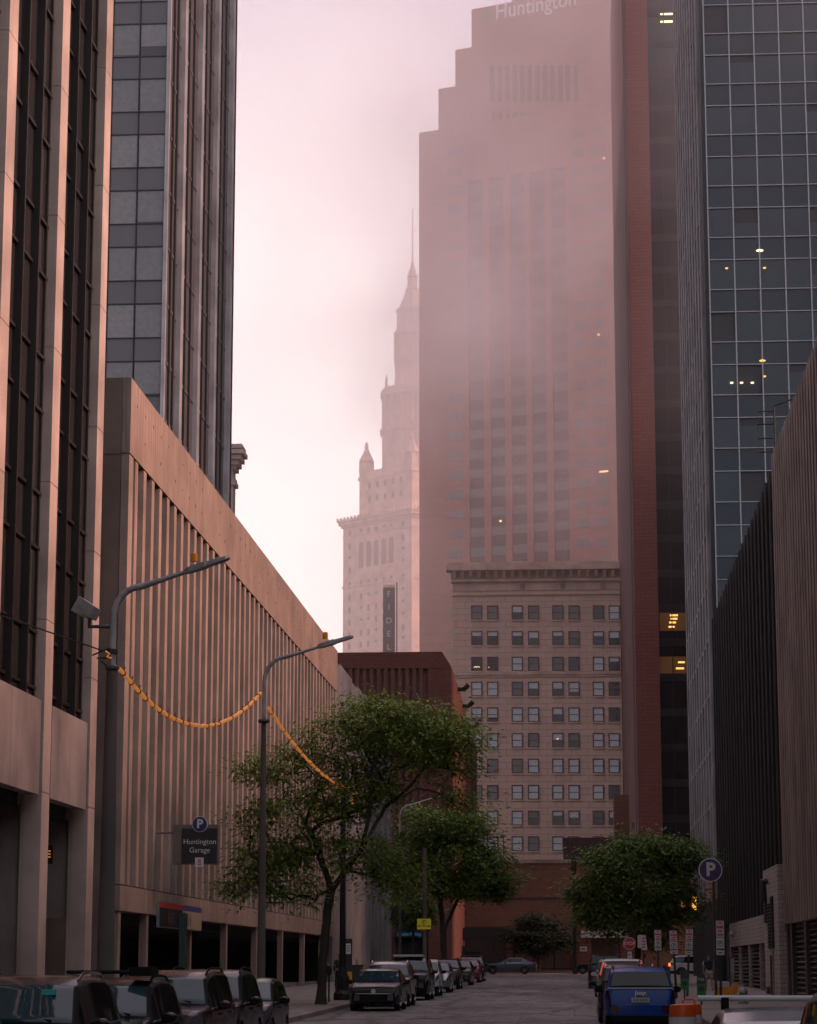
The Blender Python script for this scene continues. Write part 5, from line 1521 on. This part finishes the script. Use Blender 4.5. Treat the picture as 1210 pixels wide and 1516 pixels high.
    for g, nm, mm in (('windshield','windshield',m_cglass),('rear_window','rear_window',m_cside),*[('side_window%d%d' % (a_, b_), 'side_window', m_cside) for a_ in (-1, 1) for b_ in (0, 1)],('trim','trim',m_plast),('pillar','pillar',m_plast),
                      ('headlight1','headlight',m_head),('headlight-1','headlight',m_head),('taillight1','tail_light',tm),('taillight-1','tail_light',tm),
                      ('grille','grille',m_plast),('door1','door',body_m),('door-1','door',body_m),('doorr1','door',body_m),('doorr-1','door',body_m)):
        if g in groups:
            o = part(nm, groups[g], mm)
            if nm == 'door': doors[g] = o
    sx, sy_, sz = sc
    for g, o in doors.items():
        side = 1 if not g.endswith('-1') else -1
        yd = (d2-.22 if g.startswith('door1') or g == 'door-1' else d3-.2)
        zb = bf + (br_-bf)*(yd/L_) - .10
        MB().box(min(side*hw*sx, side*(hw+.035)*sx), max(side*hw*sx, side*(hw+.035)*sx), (yd-.1-L_/2)*sy_, (yd+.1-L_/2)*sy_, (zb-.02)*sz, (zb+.02)*sz).build('handle', body_m, o)
    for side in (-1, 1):
        pts = []
        for k in range(7):
            yk = sw0+.02 + (sw1-sw0-.06)*k/6
            s_ = section(yk); pts.append((side*(s_[4][0]+.004)*sc.x, (yk-L_/2)*sc.y, (s_[4][1]+.0)*sc.z))
        MB().tube(pts, .012, 5).build('window_highlight', m_chrome, t)  # chrome line added to imitate highlights along the window frames
    # underside and wheels
    u = MB()
    u.box(-(hw-.26)*sx, (hw-.26)*sx, (.12-L_/2)*sy_, (L_/2-.12)*sy_, .22*sz, .78*sz)
    u.box(-(hw-.05)*sx, (hw-.05)*sx, (yw1+Ra+.05-L_/2)*sy_, (yw2-Ra-.05-L_/2)*sy_, .23*sz, .5*sz)
    u.build('underbody', m_plast, t)
    for yw in (yw1, yw2):
        for side in (-1, 1):
            c = (side*(hw-.135)*sx, (yw-L_/2)*sy_, r*sz)
            w = MB().lathe([(r*.62*sz,-.10),(r*.95*sz,-.11),(r*sz,-.08),(r*sz,.08),(r*.95*sz,.11),(r*.62*sz,.10)], c, 22, axis='x').build('wheel', m_tyre, t, True)
            rm = MB(); xo = side*.085
            rm.lathe([(r*.64*sz, xo-.01),(r*.64*sz, xo+.01),(r*.58*sz, xo+.015)], c, 20, axis='x')
            for k in range(5):
                a = 2*math.pi*k/5+.3
                p0 = Vector((c[0]+xo+side*.02, c[1], c[2])); p1 = p0 + Vector((0, math.cos(a)*r*.6*sz, math.sin(a)*r*.6*sz))
                rm.tube([p0, p1], [.05, .035], 5)
            rm.build('rim', m_rim, w)
    # mirrors
    for side in (-1, 1):
        ym = ws0+.62-L_/2; zb = bf+.10
        b = MB(); cx_ = side*(hw+.13)*sx
        ring = [(-.11,-.05),(-.10,.05),(-.03,.085),(.07,.075),(.12,.03),(.12,-.05),(.04,-.085),(-.05,-.08)]
        for (dy, k) in ((-.09,.55),(-.05,.92),(.03,1.0),(.07,.96)):
            for (a, c_) in ring: b.v.append((cx_+a*k*sx, (ym+dy)*sy_, (zb+c_*k)*sz))
        for i in range(3):
            for k in range(8): b.f.append((8*i+k, 8*i+(k+1)%8, 8*i+8+(k+1)%8, 8*i+8+k))
        b.f.append(tuple(range(8))[::-1]); b.f.append(tuple(range(24,32)))
        b.tube([(side*(hw-.06)*sx, (ym+.05)*sy_, (zb-.08)*sz), (cx_, (ym+.02)*sy_, (zb-.05)*sz)], .03, 5)
        b.build('mirror', PAINT['black'] if color in ('black','charcoal') else (m_plast if S['clad'] else body_m), t, True)
    if (S['rails'] if rails is None else rails):
        for side in (-1, 1):
            pts = []
            for k in range(8):
                yk = ws1+.18 + (rg0-.2-ws1-.18)*k/7
                pts.append((side*hw*.735*sx, (yk-L_/2)*sy_, (interp(top, yk)+(.05 if 0 < k < 7 else .0))*sz))
            MB().tube(pts, .022, 6).build('roof_rail', m_chrome if color in ('charcoal','silver','dark_grey') else m_plast, t, True)
    MB().box(-.24*sx, .24*sx, (L_/2+.035)*sy_, (L_/2+.062)*sy_, (.80 if style in ('suv','bigsuv') else .72)*sz, (.93 if style in ('suv','bigsuv') else .84)*sz).build('number_plate', m_plate, t)
    MB().box(-.62*sx, .62*sx, (-L_/2-.085)*sy_, (-L_/2-.066)*sy_, .585*sz, .61*sz).build('grille_bar', m_chrome, t)
    g = MB()
    for yk in (ws0+.05,):
        for side in (-.15, .62):
            g.tube([(side*hw, (yk-L_/2-.03)*sy_, (interp(top, yk)+.03)*sz), ((side-.55)*hw, (yk+.10-L_/2)*sy_, (interp(top, yk+.10)+.05)*sz)], .014, 5)
    g.build('wiper', m_plast, t)
    return t, S, sc
LX = -7.28; PI = math.pi
def row_l(label, style, color, yf, dx=0.0, **k):
    L = k.get('L') or STY[style]['L']
    return car(label, style, color, LX+dx, yf+L/2, 0, group='cars parked along the left kerb', **k)
def row_r(label, style, color, yr, x=1.72, **k):
    L = k.get('L') or STY[style]['L']
    return car(label, style, color, x, yr+L/2, PI, group='cars parked along the right kerb', **k)
# near left cars, fronts towards us
c1, S1, sc1 = row_l('nearest charcoal car on the left, with a teal sticker on the broad windshield', 'suv', 'charcoal', 29.8, .10, H=1.80, W=1.90)
MB().box(-.13, .05, -.02, .02, -.02, .05).build('sticker', m_stick, c1).location = (.52*.9, -.57, 1.585)
row_l('second dark car in the left row, carrying a black roof rack box', 'suv', 'black', 35.6, .06, H=1.70)
rb = [o for o in bpy.data.objects if o.get('label','').startswith('second dark car')][0]
for yb_ in (-.05, .9): MB().tube([(-.62,yb_,1.80),(.66,yb_,1.80)], .032, 6).build('roof_bar', m_plast, rb)
MB().box(.40,.74,-.30,.35,1.74,1.88).build('rack_clamp', m_plast, rb)
row_l('third car in the left row, tall dark maroon with pale roof rails', 'bigsuv', 'maroon', 41.2, .05, H=1.77)
row_l('fourth car in the left row, black with big dark mirrors', 'suv', 'black', 46.9, -.08, H=1.74)
row_l('small low dark hatchback ending the near left row', 'hatch', 'charcoal', 52.4, -.10, H=1.52)
car('dark car cut off by the lower left picture corner, only its fender showing', 'suv', 'black', LX-.1, 24.0+2.31, 0, H=1.55, group='cars parked along the left kerb')
# far left row
c2, S2, _ = row_l('black low sedan facing us at the head of the far left row', 'sedan', 'black', 87, .22)
MB().lathe([(.085,0),(.085,.02)], (0,0,0), 16, axis='y').build('emblem', m_chrome, c2).location = (0, -STY['sedan']['L']/2-.09, .68)
row_l('silver car with roof rails right behind the black sedan', 'suv', 'silver', 93.6, .12, H=1.68)
row_l('tall black boxy car with white roof load in the far left row', 'bigsuv', 'black', 105.6, .12, H=1.78)
rb = [o for o in bpy.data.objects if o.get('label','').startswith('tall black boxy')][0]
MB().box(-.72,.55,-.3,1.4,1.84,1.93).build('roof_load', m_signwht, rb)
row_l('white hatchback with round lamps behind the tall black car', 'suv', 'white', 114.4, .10, H=1.68, rails=False)
row_l('small silver hatchback half hidden behind the white hatchback', 'hatch', 'silver', 124.0, .18)
row_l('dull maroon car in the middle of the far left row', 'suv', 'maroon', 134.6, .15, H=1.66)
row_l('dark grey sedan ahead of the red car in the far left row', 'sedan', 'dark_grey', 149.5, .18, H=1.5)
row_l('red car second from the junction on the left', 'hatch', 'red', 161.5, .25)
row_l('black car with roof rack last before the junction on the left', 'suv', 'black', 168.0, .25, H=1.72)
rb = [o for o in bpy.data.objects if o.get('label','').startswith('black car with roof rack last')][0]
for yb_ in (-.05, .9): MB().tube([(-.62,yb_,1.84),(.66,yb_,1.84)], .032, 6).build('roof_bar', m_plast, rb)
MB().box(-.5,.55,-.05,.95,1.87,1.99).build('roof_basket', m_plast, rb)
# junction
car('blue grey sedan crossing side on at the far junction', 'sedan', 'slate', at(755, 1435, 217.5).x, 217.5, PI/2*3, name='moving_car', z=gz(217.5))
car('dark car at the junction, nose showing left of the right row', 'sedan', 'black', at(848, 1436, 219).x+2.38, 219, PI/2*3, name='moving_car', z=gz(219))
c3, S3, _ = car('white car side on at the junction, red tail lamp lit', 'suv', 'white', at(990, 1436, 200).x+2.31, 200, PI/2, name='moving_car', z=gz(200), H=1.66, rails=False)
MB().box(-.95,-.70,STY['suv']['L']/2-.12,STY['suv']['L']/2+.02,.82,1.06).build('lit_lamp', m_taillamp2, c3)
# right row, rears towards us
bl, Sb, scb = row_r('blue car with number plate, nearest large car in the right row', 'suv', 'blue', 64.2, 1.70, W=1.84, H=1.66, L=4.4, tail='dark')
Lb = 4.4
text('letters', 'Jeep', .17, m_chrome, bl, (0, Lb/2+.062, 1.02), (R(90),0,R(180)), .006, bold=.004)
MB().box(-.83, .83, Lb/2-.06, Lb/2-.035, 1.135, 1.155).build('chrome_strip', m_chrome, bl)
for k in range(5): MB().box(-.17+k*.075, -.125+k*.075, Lb/2+.0625, Lb/2+.0655, .81, .88).build('plate_mark', m_conc_d, bl)
MB().tube([(0,1.65,1.70),(0,1.75,1.86)], .012, 5).build('aerial', m_plast, bl)
row_r('black car just beyond the blue one, only its left side and roof showing', 'suv', 'charcoal', 72.5, 1.62, H=1.70, tail='dark')
row_r('low steel grey hatchback between the black car and the white car', 'hatch', 'steel', 85.5, 1.75)
wv, _, _ = row_r('white estate car with tall red tail lamps in the right row', 'bigsuv', 'white', 97.5, 1.90, H=1.76)
for s_ in (-1, 1):
    MB().hexa([(s_*.80-.09,2.36,1.12),(s_*.80+.09,2.36,1.12),(s_*.80+.09,2.50,1.12),(s_*.80-.09,2.50,1.12),(s_*.70-.05,2.05,1.62),(s_*.70+.06,2.05,1.62),(s_*.70+.06,2.28,1.62),(s_*.70-.05,2.28,1.62)]).build('tall_tail_light', m_taillit, wv)
row_r('grey car behind the white estate car', 'suv', 'steel', 112, 1.85, H=1.7)
row_r('big dark car at the far end of the right row', 'bigsuv', 'charcoal', 138, 1.75, H=1.84)
# nearest, cut by the frame
sv, Ss, scs = row_r('silver car with a pale roof bar, cut off by the bottom edge', 'hatch', 'silver', 24.6, 2.22, H=1.53, rails=False)
MB().tube([(.92,.42,1.63),(-.66,.42,1.63)], .032, 10).build('roof_bar', m_signwht, sv)
for xf_ in (.60, -.68): MB().box(xf_,xf_+.08,.36,.48,1.50,1.64).build('bar_foot', m_plast, sv)
row_r('black tall car cut off by the lower right corner', 'bigsuv', 'black', 10.7, 2.03, H=1.97, W=1.98, rails=False)
# ------------------------------------------------------------------ trees
def leafmat(name, c1, c2):
    m, nt, b = base_mat(name)
    n = noise(nt, objco(nt), 1.1, 3); n2 = noise(nt, objco(nt), 9, 2)
    o = mixc(nt, c1, c2, ramp(nt, n, .35, .65)); o = mixc(nt, o, [min(1, x*1.6) for x in c2], ramp(nt, n2, .5, .75, 0, .6))
    nt.links.new(o, b.inputs['Base Color']); b.inputs['Roughness'].default_value = .55
    tr = nt.nodes.new('ShaderNodeBsdfTranslucent'); nt.links.new(o, tr.inputs[0])
    mx = nt.nodes.new('ShaderNodeMixShader'); mx.inputs[0].default_value = .35
    outn = nt.nodes['Material Output']
    nt.links.new(b.outputs[0], mx.inputs[1]); nt.links.new(tr.outputs[0], mx.inputs[2]); nt.links.new(mx.outputs[0], outn.inputs[0])
    return m
m_leaf = leafmat('locust_leaf', (.085,.150,.012), (.185,.255,.024))
m_leaf2 = leafmat('street_tree_leaf', (.060,.118,.012), (.125,.20,.022))
m_leaf3 = leafmat('dark_leaf', (.022,.036,.016), (.036,.055,.022))
m_bark = concrete('bark', (.055,.042,.035), .5, .3)
def tree(label, Y, trunk, limbs, lobes, ncl, nleaf, leaf, lmat, rtrunk, seed, spread=.42, depth=.8, name='street_tree', zbase=None, flat=.55):
    rg = random.Random(seed)
    base = at(trunk[0][0], trunk[0][1], Y); g = gz(Y)+KERB if zbase is None else zbase
    t = thing(name, label, 'tree', (base.x, Y, g))
    s = 1/(at(trunk[0][0]+1, 1400, Y)-at(trunk[0][0], 1400, Y)).length
    nodes = []; par = []
    def addp(p, pr): nodes.append(Vector(p)); par.append(pr); return len(nodes)-1
    last = -1
    pts = [Vector((base.x, Y, g-.05))] + [at(u, v, Y) for u, v in trunk[1:]]
    def chain(pts, last):
        for a, b in zip(pts[:-1], pts[1:]):
            n = max(1, int((b-a).length/.35))
            for k in range(1, n+1):
                last = addp(a.lerp(b, k/n)+Vector((rg.uniform(-.03,.03), rg.uniform(-.03,.03), 0)), last)
        return last
    last = addp(pts[0], -1); top = chain(pts, last)
    def nearest(p, m=None): return min(range(len(nodes)), key=lambda i: (nodes[i]-p).length)
    for dy, lb in limbs:
        P = []
        for k, (u, v) in enumerate(lb):
            q = at(u, v, Y); q.y += dy*k/(len(lb)-1); P.append(q)
        i0 = nearest(P[0]); P[0] = nodes[i0]; chain(P, i0)
    cl = []
    wsum = [a*b for _, _, a, b in lobes]
    for k in range(ncl):
        i = rg.choices(range(len(lobes)), wsum)[0]
        u, v, ru, rv = lobes[i]
        while True:
            d = Vector((rg.uniform(-1,1), rg.uniform(-1,1), rg.uniform(-1,1)))
            if .1 < d.length < 1: break
        d = d.normalized()*(d.length**.55)
        q = at(u + d.x*ru, v + d.z*rv, Y); q.y = Y + d.y*max(ru, rv)/s*depth*1.15
        cl.append(q)
    root = nodes[top]
    cl.sort(key=lambda p: (p-root).length)
    ends = []
    for p in cl:
        best = min(range(len(nodes)), key=lambda i: (nodes[i]-p).length + .12*(nodes[i]-root).length)
        a = nodes[best]; L = (p-a).length; n = max(1, int(L/.45)); li = best
        mid = a.lerp(p, .5) + Vector((0,0,.10*L))
        for k in range(1, n+1):
            f = k/n
            q = (a*(1-f)**2 + mid*2*f*(1-f) + p*f*f) + Vector((rg.uniform(-.05,.05), rg.uniform(-.05,.05), rg.uniform(-.05,.05)))
            li = addp(q, li)
        ends.append(li)
    w = [0.0]*len(nodes)
    for e in ends:
        i = e
        while i >= 0: w[i] += 1; i = par[i]
    mx = max(w)
    rad = [max(.009, rtrunk*(max(x, .3)/mx)**.44) for x in w]
    kids = {}
    for i, p in enumerate(par): kids.setdefault(p, []).append(i)
    tb = MB(t); bb = MB(t)
    starts = [(0, None)]
    while starts:
        i, pr = starts.pop()
        path = [] if pr is None else [pr]
        path.append(i); cur = i
        while cur in kids:
            ks = sorted(kids[cur], key=lambda k: -w[k])
            for k in ks[1:]: starts.append((k, cur))
            cur = ks[0]; path.append(cur)
        if len(path) < 2: continue
        rs = [rad[k] for k in path]
        if pr is not None: rs[0] = min(rs[0], rs[1]*1.3)
        P = [nodes[k] for k in path]
        if pr is None: rs[0] *= 1.5; rs[1] *= 1.15 if len(rs) > 1 else 1
        (tb if pr is None else bb).tube(P, rs, 8 if rs[0] > .06 else 5, cap=False)
    tb.build('trunk', m_bark, t, True, fix=False)
    bb.build('branches', m_bark, t, True, fix=False)
    v = []; f = []
    o = t.location
    for e in ends:
        c = nodes[e]; a = nodes[par[e]]; out = (c-a); out.z *= .3
        if out.length < 1e-4: out = Vector((1,0,0))
        out.normalize(); dens = rg.uniform(.45, 1.35); sp = spread*rg.uniform(.7,1.25)
        for k in range(int(nleaf*dens)):
            p = Vector((rg.gauss(0,1)*sp, rg.gauss(0,1)*sp, rg.gauss(0,.6)*sp*flat - .05)) + c
            dr = (p-c); dr.z = -abs(dr.z)*.4 - .12; dr += Vector((rg.uniform(-.3,.3), rg.uniform(-.3,.3), rg.uniform(-.35,.25)))
            if dr.length < 1e-4: continue
            dr.normalize(); sd = dr.cross(Vector((rg.uniform(-.5,.5), rg.uniform(-.5,.5), 1))); 
            if sd.length < 1e-4: continue
            sd.normalize(); l = leaf*rg.uniform(.6,1.35); h = l*.24
            n = len(v)
            v += [tuple(p-o), tuple(p+dr*l*.45+sd*h-o), tuple(p+dr*l-o), tuple(p+dr*l*.45-sd*h-o)]
            f.append((n, n+1, n+2, n+3))
    me = bpy.data.meshes.new('crown'); me.from_pydata(v, [], f); me.materials.append(lmat); me.update()
    link('crown', me, t)
    return t
tree('large feathery tree with forked leaning trunk on the left pavement, in front of the garage', 92,
     [(475,1490),(477,1440),(480,1395),(486,1350),(490,1318)],
     [(1.2,[(490,1318),(472,1262),(450,1215),(428,1185),(405,1150)]), (-1.0,[(490,1318),(515,1288),(538,1255),(548,1210),(552,1160),(560,1100)]),
      (.6,[(540,1250),(570,1195),(605,1165),(640,1120),(660,1090)]), (-1.4,[(575,1192),(620,1168),(660,1178),(695,1190)]),
      (1.5,[(472,1262),(430,1268),(395,1282),(365,1290)]), (-.6,[(515,1288),(560,1300),(600,1310)]), (-1.6,[(450,1215),(478,1160),(500,1110)])],
     [(560,1072,80,36),(640,1080,62,40),(505,1098,60,34),(425,1130,55,24),(372,1140,24,18),(682,1105,30,40),(600,1110,70,38),(450,1195,75,26),(372,1205,28,26),
      (520,1165,60,36),(400,1262,58,22),(352,1300,22,30),(470,1250,45,24),(535,1265,50,30),(585,1290,45,30),(440,1325,35,12),(420,1300,50,20),(690,1195,26,14),(655,1170,30,14),(560,1055,30,22)],
     600, 74, .18, m_leaf, .165, 5, .46, flat=.85)
tree('fuller dark green tree with twin dark trunks behind the large feathery tree', 150,
     [(657,1440),(657,1400),(655,1365),(652,1330)],
     [(.8,[(652,1330),(630,1290),(612,1255)]), (-.8,[(652,1330),(675,1290),(700,1250)]), (.3,[(657,1385),(669,1350),(690,1310),(730,1285)])],
     [(640,1222,50,26),(690,1228,46,28),(615,1262,42,28),(675,1275,60,34),(728,1290,30,36),(645,1305,60,22),(716,1252,28,22),(600,1300,25,16),(700,1312,45,18),(735,1320,22,14)],
     340, 78, .28, m_leaf2, .18, 9, .56, .7, flat=.8)
tree('dense rounded green tree on the right pavement above the stop sign', 144,
     [(944,1450),(944,1420),(945,1390),(946,1360)],
     [(.8,[(946,1360),(920,1325),(890,1300)]), (-.8,[(946,1360),(975,1320),(1005,1285)]), (.2,[(946,1360),(950,1310),(950,1265)])],
     [(950,1262,52,24),(998,1264,42,26),(902,1288,42,28),(868,1312,20,14),(950,1305,70,40),(1012,1300,26,30),(935,1352,66,34),(992,1345,34,32),(893,1340,38,30),(960,1385,40,14),(852,1322,12,8),(1034,1276,14,10),(930,1242,26,10),(880,1268,18,10),(1030,1335,14,12),(868,1350,14,10)],
     440, 78, .26, m_leaf2, .17, 12, .54, .75, flat=.85)
tree('small dark tree standing before the low brick building at the junction', 229.6,
     [(797,1440),(797,1415),(797,1395)], [(.4,[(797,1395),(785,1375)]), (-.4,[(797,1395),(812,1375)])],
     [(797,1366,24,15),(776,1386,24,17),(820,1384,24,17),(797,1392,40,18),(842,1400,8,8)], 170, 55, .42, m_leaf3, .16, 20, .55, .8, name='small_tree')
tree('bushy young tree in the gap between blank wall and yellow board sign', 186,
     [(612,1447),(612,1400),(612,1365)], [(.3,[(612,1365),(600,1345)]), (-.3,[(612,1365),(625,1345)])],
     [(612,1342,24,20),(600,1352,16,14),(626,1350,16,16)], 90, 55, .36, m_leaf2, .10, 23, .5, .8, name='young_tree')

# ------------------------------------------------------------------ people
m_skin = plain('skin', (.30,.17,.12), .6, var=.06)
m_navysh = plain('navy_cloth', (.014,.018,.045), .85)
m_whitesh = plain('white_cloth', (.42,.40,.40), .85)
m_redsh = plain('red_cloth', (.30,.03,.03), .8)
m_khaki = plain('pale_cloth', (.40,.36,.33), .85)
m_blackc = plain('black_cloth', (.012,.012,.013), .9)
m_hair = plain('dark_hair', (.015,.011,.009), .7)
def skin(name, verts, edges, mat, parent, root=0, sub=2):
    me = bpy.data.meshes.new(name); me.from_pydata([v[:3] for v in verts], edges, [])
    o = bpy.data.objects.new(name, me); col.objects.link(o)
    md = o.modifiers.new('skin', 'SKIN'); md.use_smooth_shade = True
    for i, v in enumerate(verts):
        r = v[3]; sv = me.skin_vertices[0].data[i]; sv.radius = (r, v[4] if len(v) > 4 else r); sv.use_root = i == root
    sm = o.modifiers.new('sub', 'SUBSURF'); sm.levels = sub; sm.render_levels = sub
    dg = bpy.context.evaluated_depsgraph_get(); dg.update()
    m2 = bpy.data.meshes.new_from_object(o.evaluated_get(dg)); m2.name = name
    bpy.data.objects.remove(o); m2.materials.clear(); m2.materials.append(mat); m2.shade_smooth()
    return link(name, m2, parent)
def person(label, u, v, Y, rz, sh, style):
    q = at(u, v, Y); g = gz(Y)+KERB
    t = thing('person', label, 'person', (q.x, Y, g), rz)
    # -Y is the way the person faces; mid-stride
    fl, bl_ = (-.20, .22)
    V = [(0,0,.98,.14,.11),(0,.0,1.18,.135,.10),(0,.02,1.36,.155,.11),(0,.01,1.47,.07),(0,-.02,1.55,.055),(0,-.035,1.64,.078,.092),(0,-.03,1.72,.072,.085),
         (.10,0,.90,.095),(.11,fl*.45,.50,.062),(.11,fl,.10,.042),(.11,fl-.14,.045,.035),
         (-.10,0,.90,.095),(-.11,bl_*.25,.50,.062),(-.11,bl_,.12,.042),(-.11,bl_-.12,.045,.035),
         (.19,.02,1.40,.060),(.255,.05,1.13,.043),(.245,-.06,.90,.032),(.24,-.10,.83,.028),
         (-.19,.02,1.40,.060),(-.26,.03,1.13,.043),(-.27,.06,.88,.032),(-.265,.04,.81,.028),
         (0,-.125,1.635,.016)]
    E = [(0,1),(1,2),(2,3),(3,4),(4,5),(5,6),(0,7),(7,8),(8,9),(9,10),(0,11),(11,12),(12,13),(13,14),(2,15),(15,16),(16,17),(17,18),(2,19),(19,20),(20,21),(21,22),(5,23)]
    for (h, sx) in ((18, 1), (22, -1)):
        hx, hy, hz_ = V[h][:3]
        for k in range(4):
            i = len(V); dy = (-.030+.02*k)
            V += [(hx, hy+dy, hz_-.03, .0095), (hx-sx*.006, hy+dy*1.1, hz_-.075-.006*(k in (1,2)), .0085), (hx-sx*.022, hy+dy*1.05, hz_-.105, .0075)]
            E += [(h, i), (i, i+1), (i+1, i+2)]
        i = len(V); V += [(hx-sx*.01, hy-.04, hz_+.005, .010), (hx-sx*.02, hy-.058, hz_-.04, .009)]; E += [(h, i), (i, i+1)]
    skin('body', V, E, m_skin, t)
    for sx in (-1, 1):
        MB().lathe([(.004,-.010),(.012,0),(.004,.010)], (sx*.032, -.122, 1.655), 8, axis='y').build('eye', m_hair, t)
    top = m_navysh if style == 1 else m_blackc
    skin('shirt', [(0,0,.92,.175,.135),(0,0,1.14,.17,.13),(0,.02,1.34,.185,.135),(0,.015,1.45,.09),(.19,.02,1.405,.085),(.24,.045,1.22,.075),(-.19,.02,1.405,.085),(-.245,.03,1.22,.075)],
         [(0,1),(1,2),(2,3),(2,4),(4,5),(2,6),(6,7)], top, t)
    if style == 1:
        for sx in (-1, 1):
            skin('shoulder_panel', [(sx*.11,.018,1.435,.062),(sx*.20,.025,1.40,.082),(sx*.262,.045,1.20,.079)], [(0,1),(1,2)], m_whitesh, t)
        skin('side_panel', [(.175,.0,1.30,.03,.06),(.165,.0,1.05,.03,.06)], [(0,1)], m_redsh, t, 0, 1)
        skin('shorts', [(0,0,.95,.16,.125),(.10,0,.86,.118),(.115,fl*.35,.56,.105),(-.10,0,.86,.118),(-.115,bl_*.2,.56,.105)], [(0,1),(1,2),(0,3),(3,4)], m_khaki, t)
        skin('cap', [(0,-.02,1.735,.092,.104),(0,-.025,1.775,.06,.07)], [(0,1)], m_navysh, t)
        MB().lathe([(.085,0),(.085,.012)], (0,-.115,1.722), 14).build('cap_brim', m_navysh, t)
    else:
        skin('trousers', [(0,0,.95,.155,.12),(.10,0,.86,.11),(.112,fl*.45,.50,.082),(.112,fl*.98,.10,.075),(-.10,0,.86,.11),(-.112,bl_*.25,.50,.082),(-.112,bl_*.98,.12,.075)], [(0,1),(1,2),(2,3),(0,4),(4,5),(5,6)], m_blackc, t)
        skin('sleeve', [(.245,.04,1.22,.07),(.25,.04,1.12,.062),(.246,-.05,.92,.05)], [(0,1),(1,2)], m_blackc, t)
        skin('sleeve', [(-.245,.03,1.22,.07),(-.258,.03,1.12,.062),(-.268,.055,.92,.05)], [(0,1),(1,2)], m_blackc, t)
        skin('hair', [(0,-.005,1.70,.088,.10),(0,-.01,1.755,.07,.075)], [(0,1)], m_hair, t)
    for (x, y, z) in ((.11, fl, .05), (-.11, bl_, .06)):
        skin('shoe', [(x,y+.03,z+.01,.052),(x,y-.08,z,.05),(x,y-.17,z-.005,.042)], [(0,1),(1,2)], m_redsh if style == 1 else m_blackc, t, 0, 1)
person('person in navy polo, pale shorts, cap and red shoes walking on the right pavement', 1050, 1465, 124, R(12), None, 1)
person('person in black clothes standing on the left pavement beside the yellow and black kiosk', 502, 1461, 128, R(-160), None, 2)
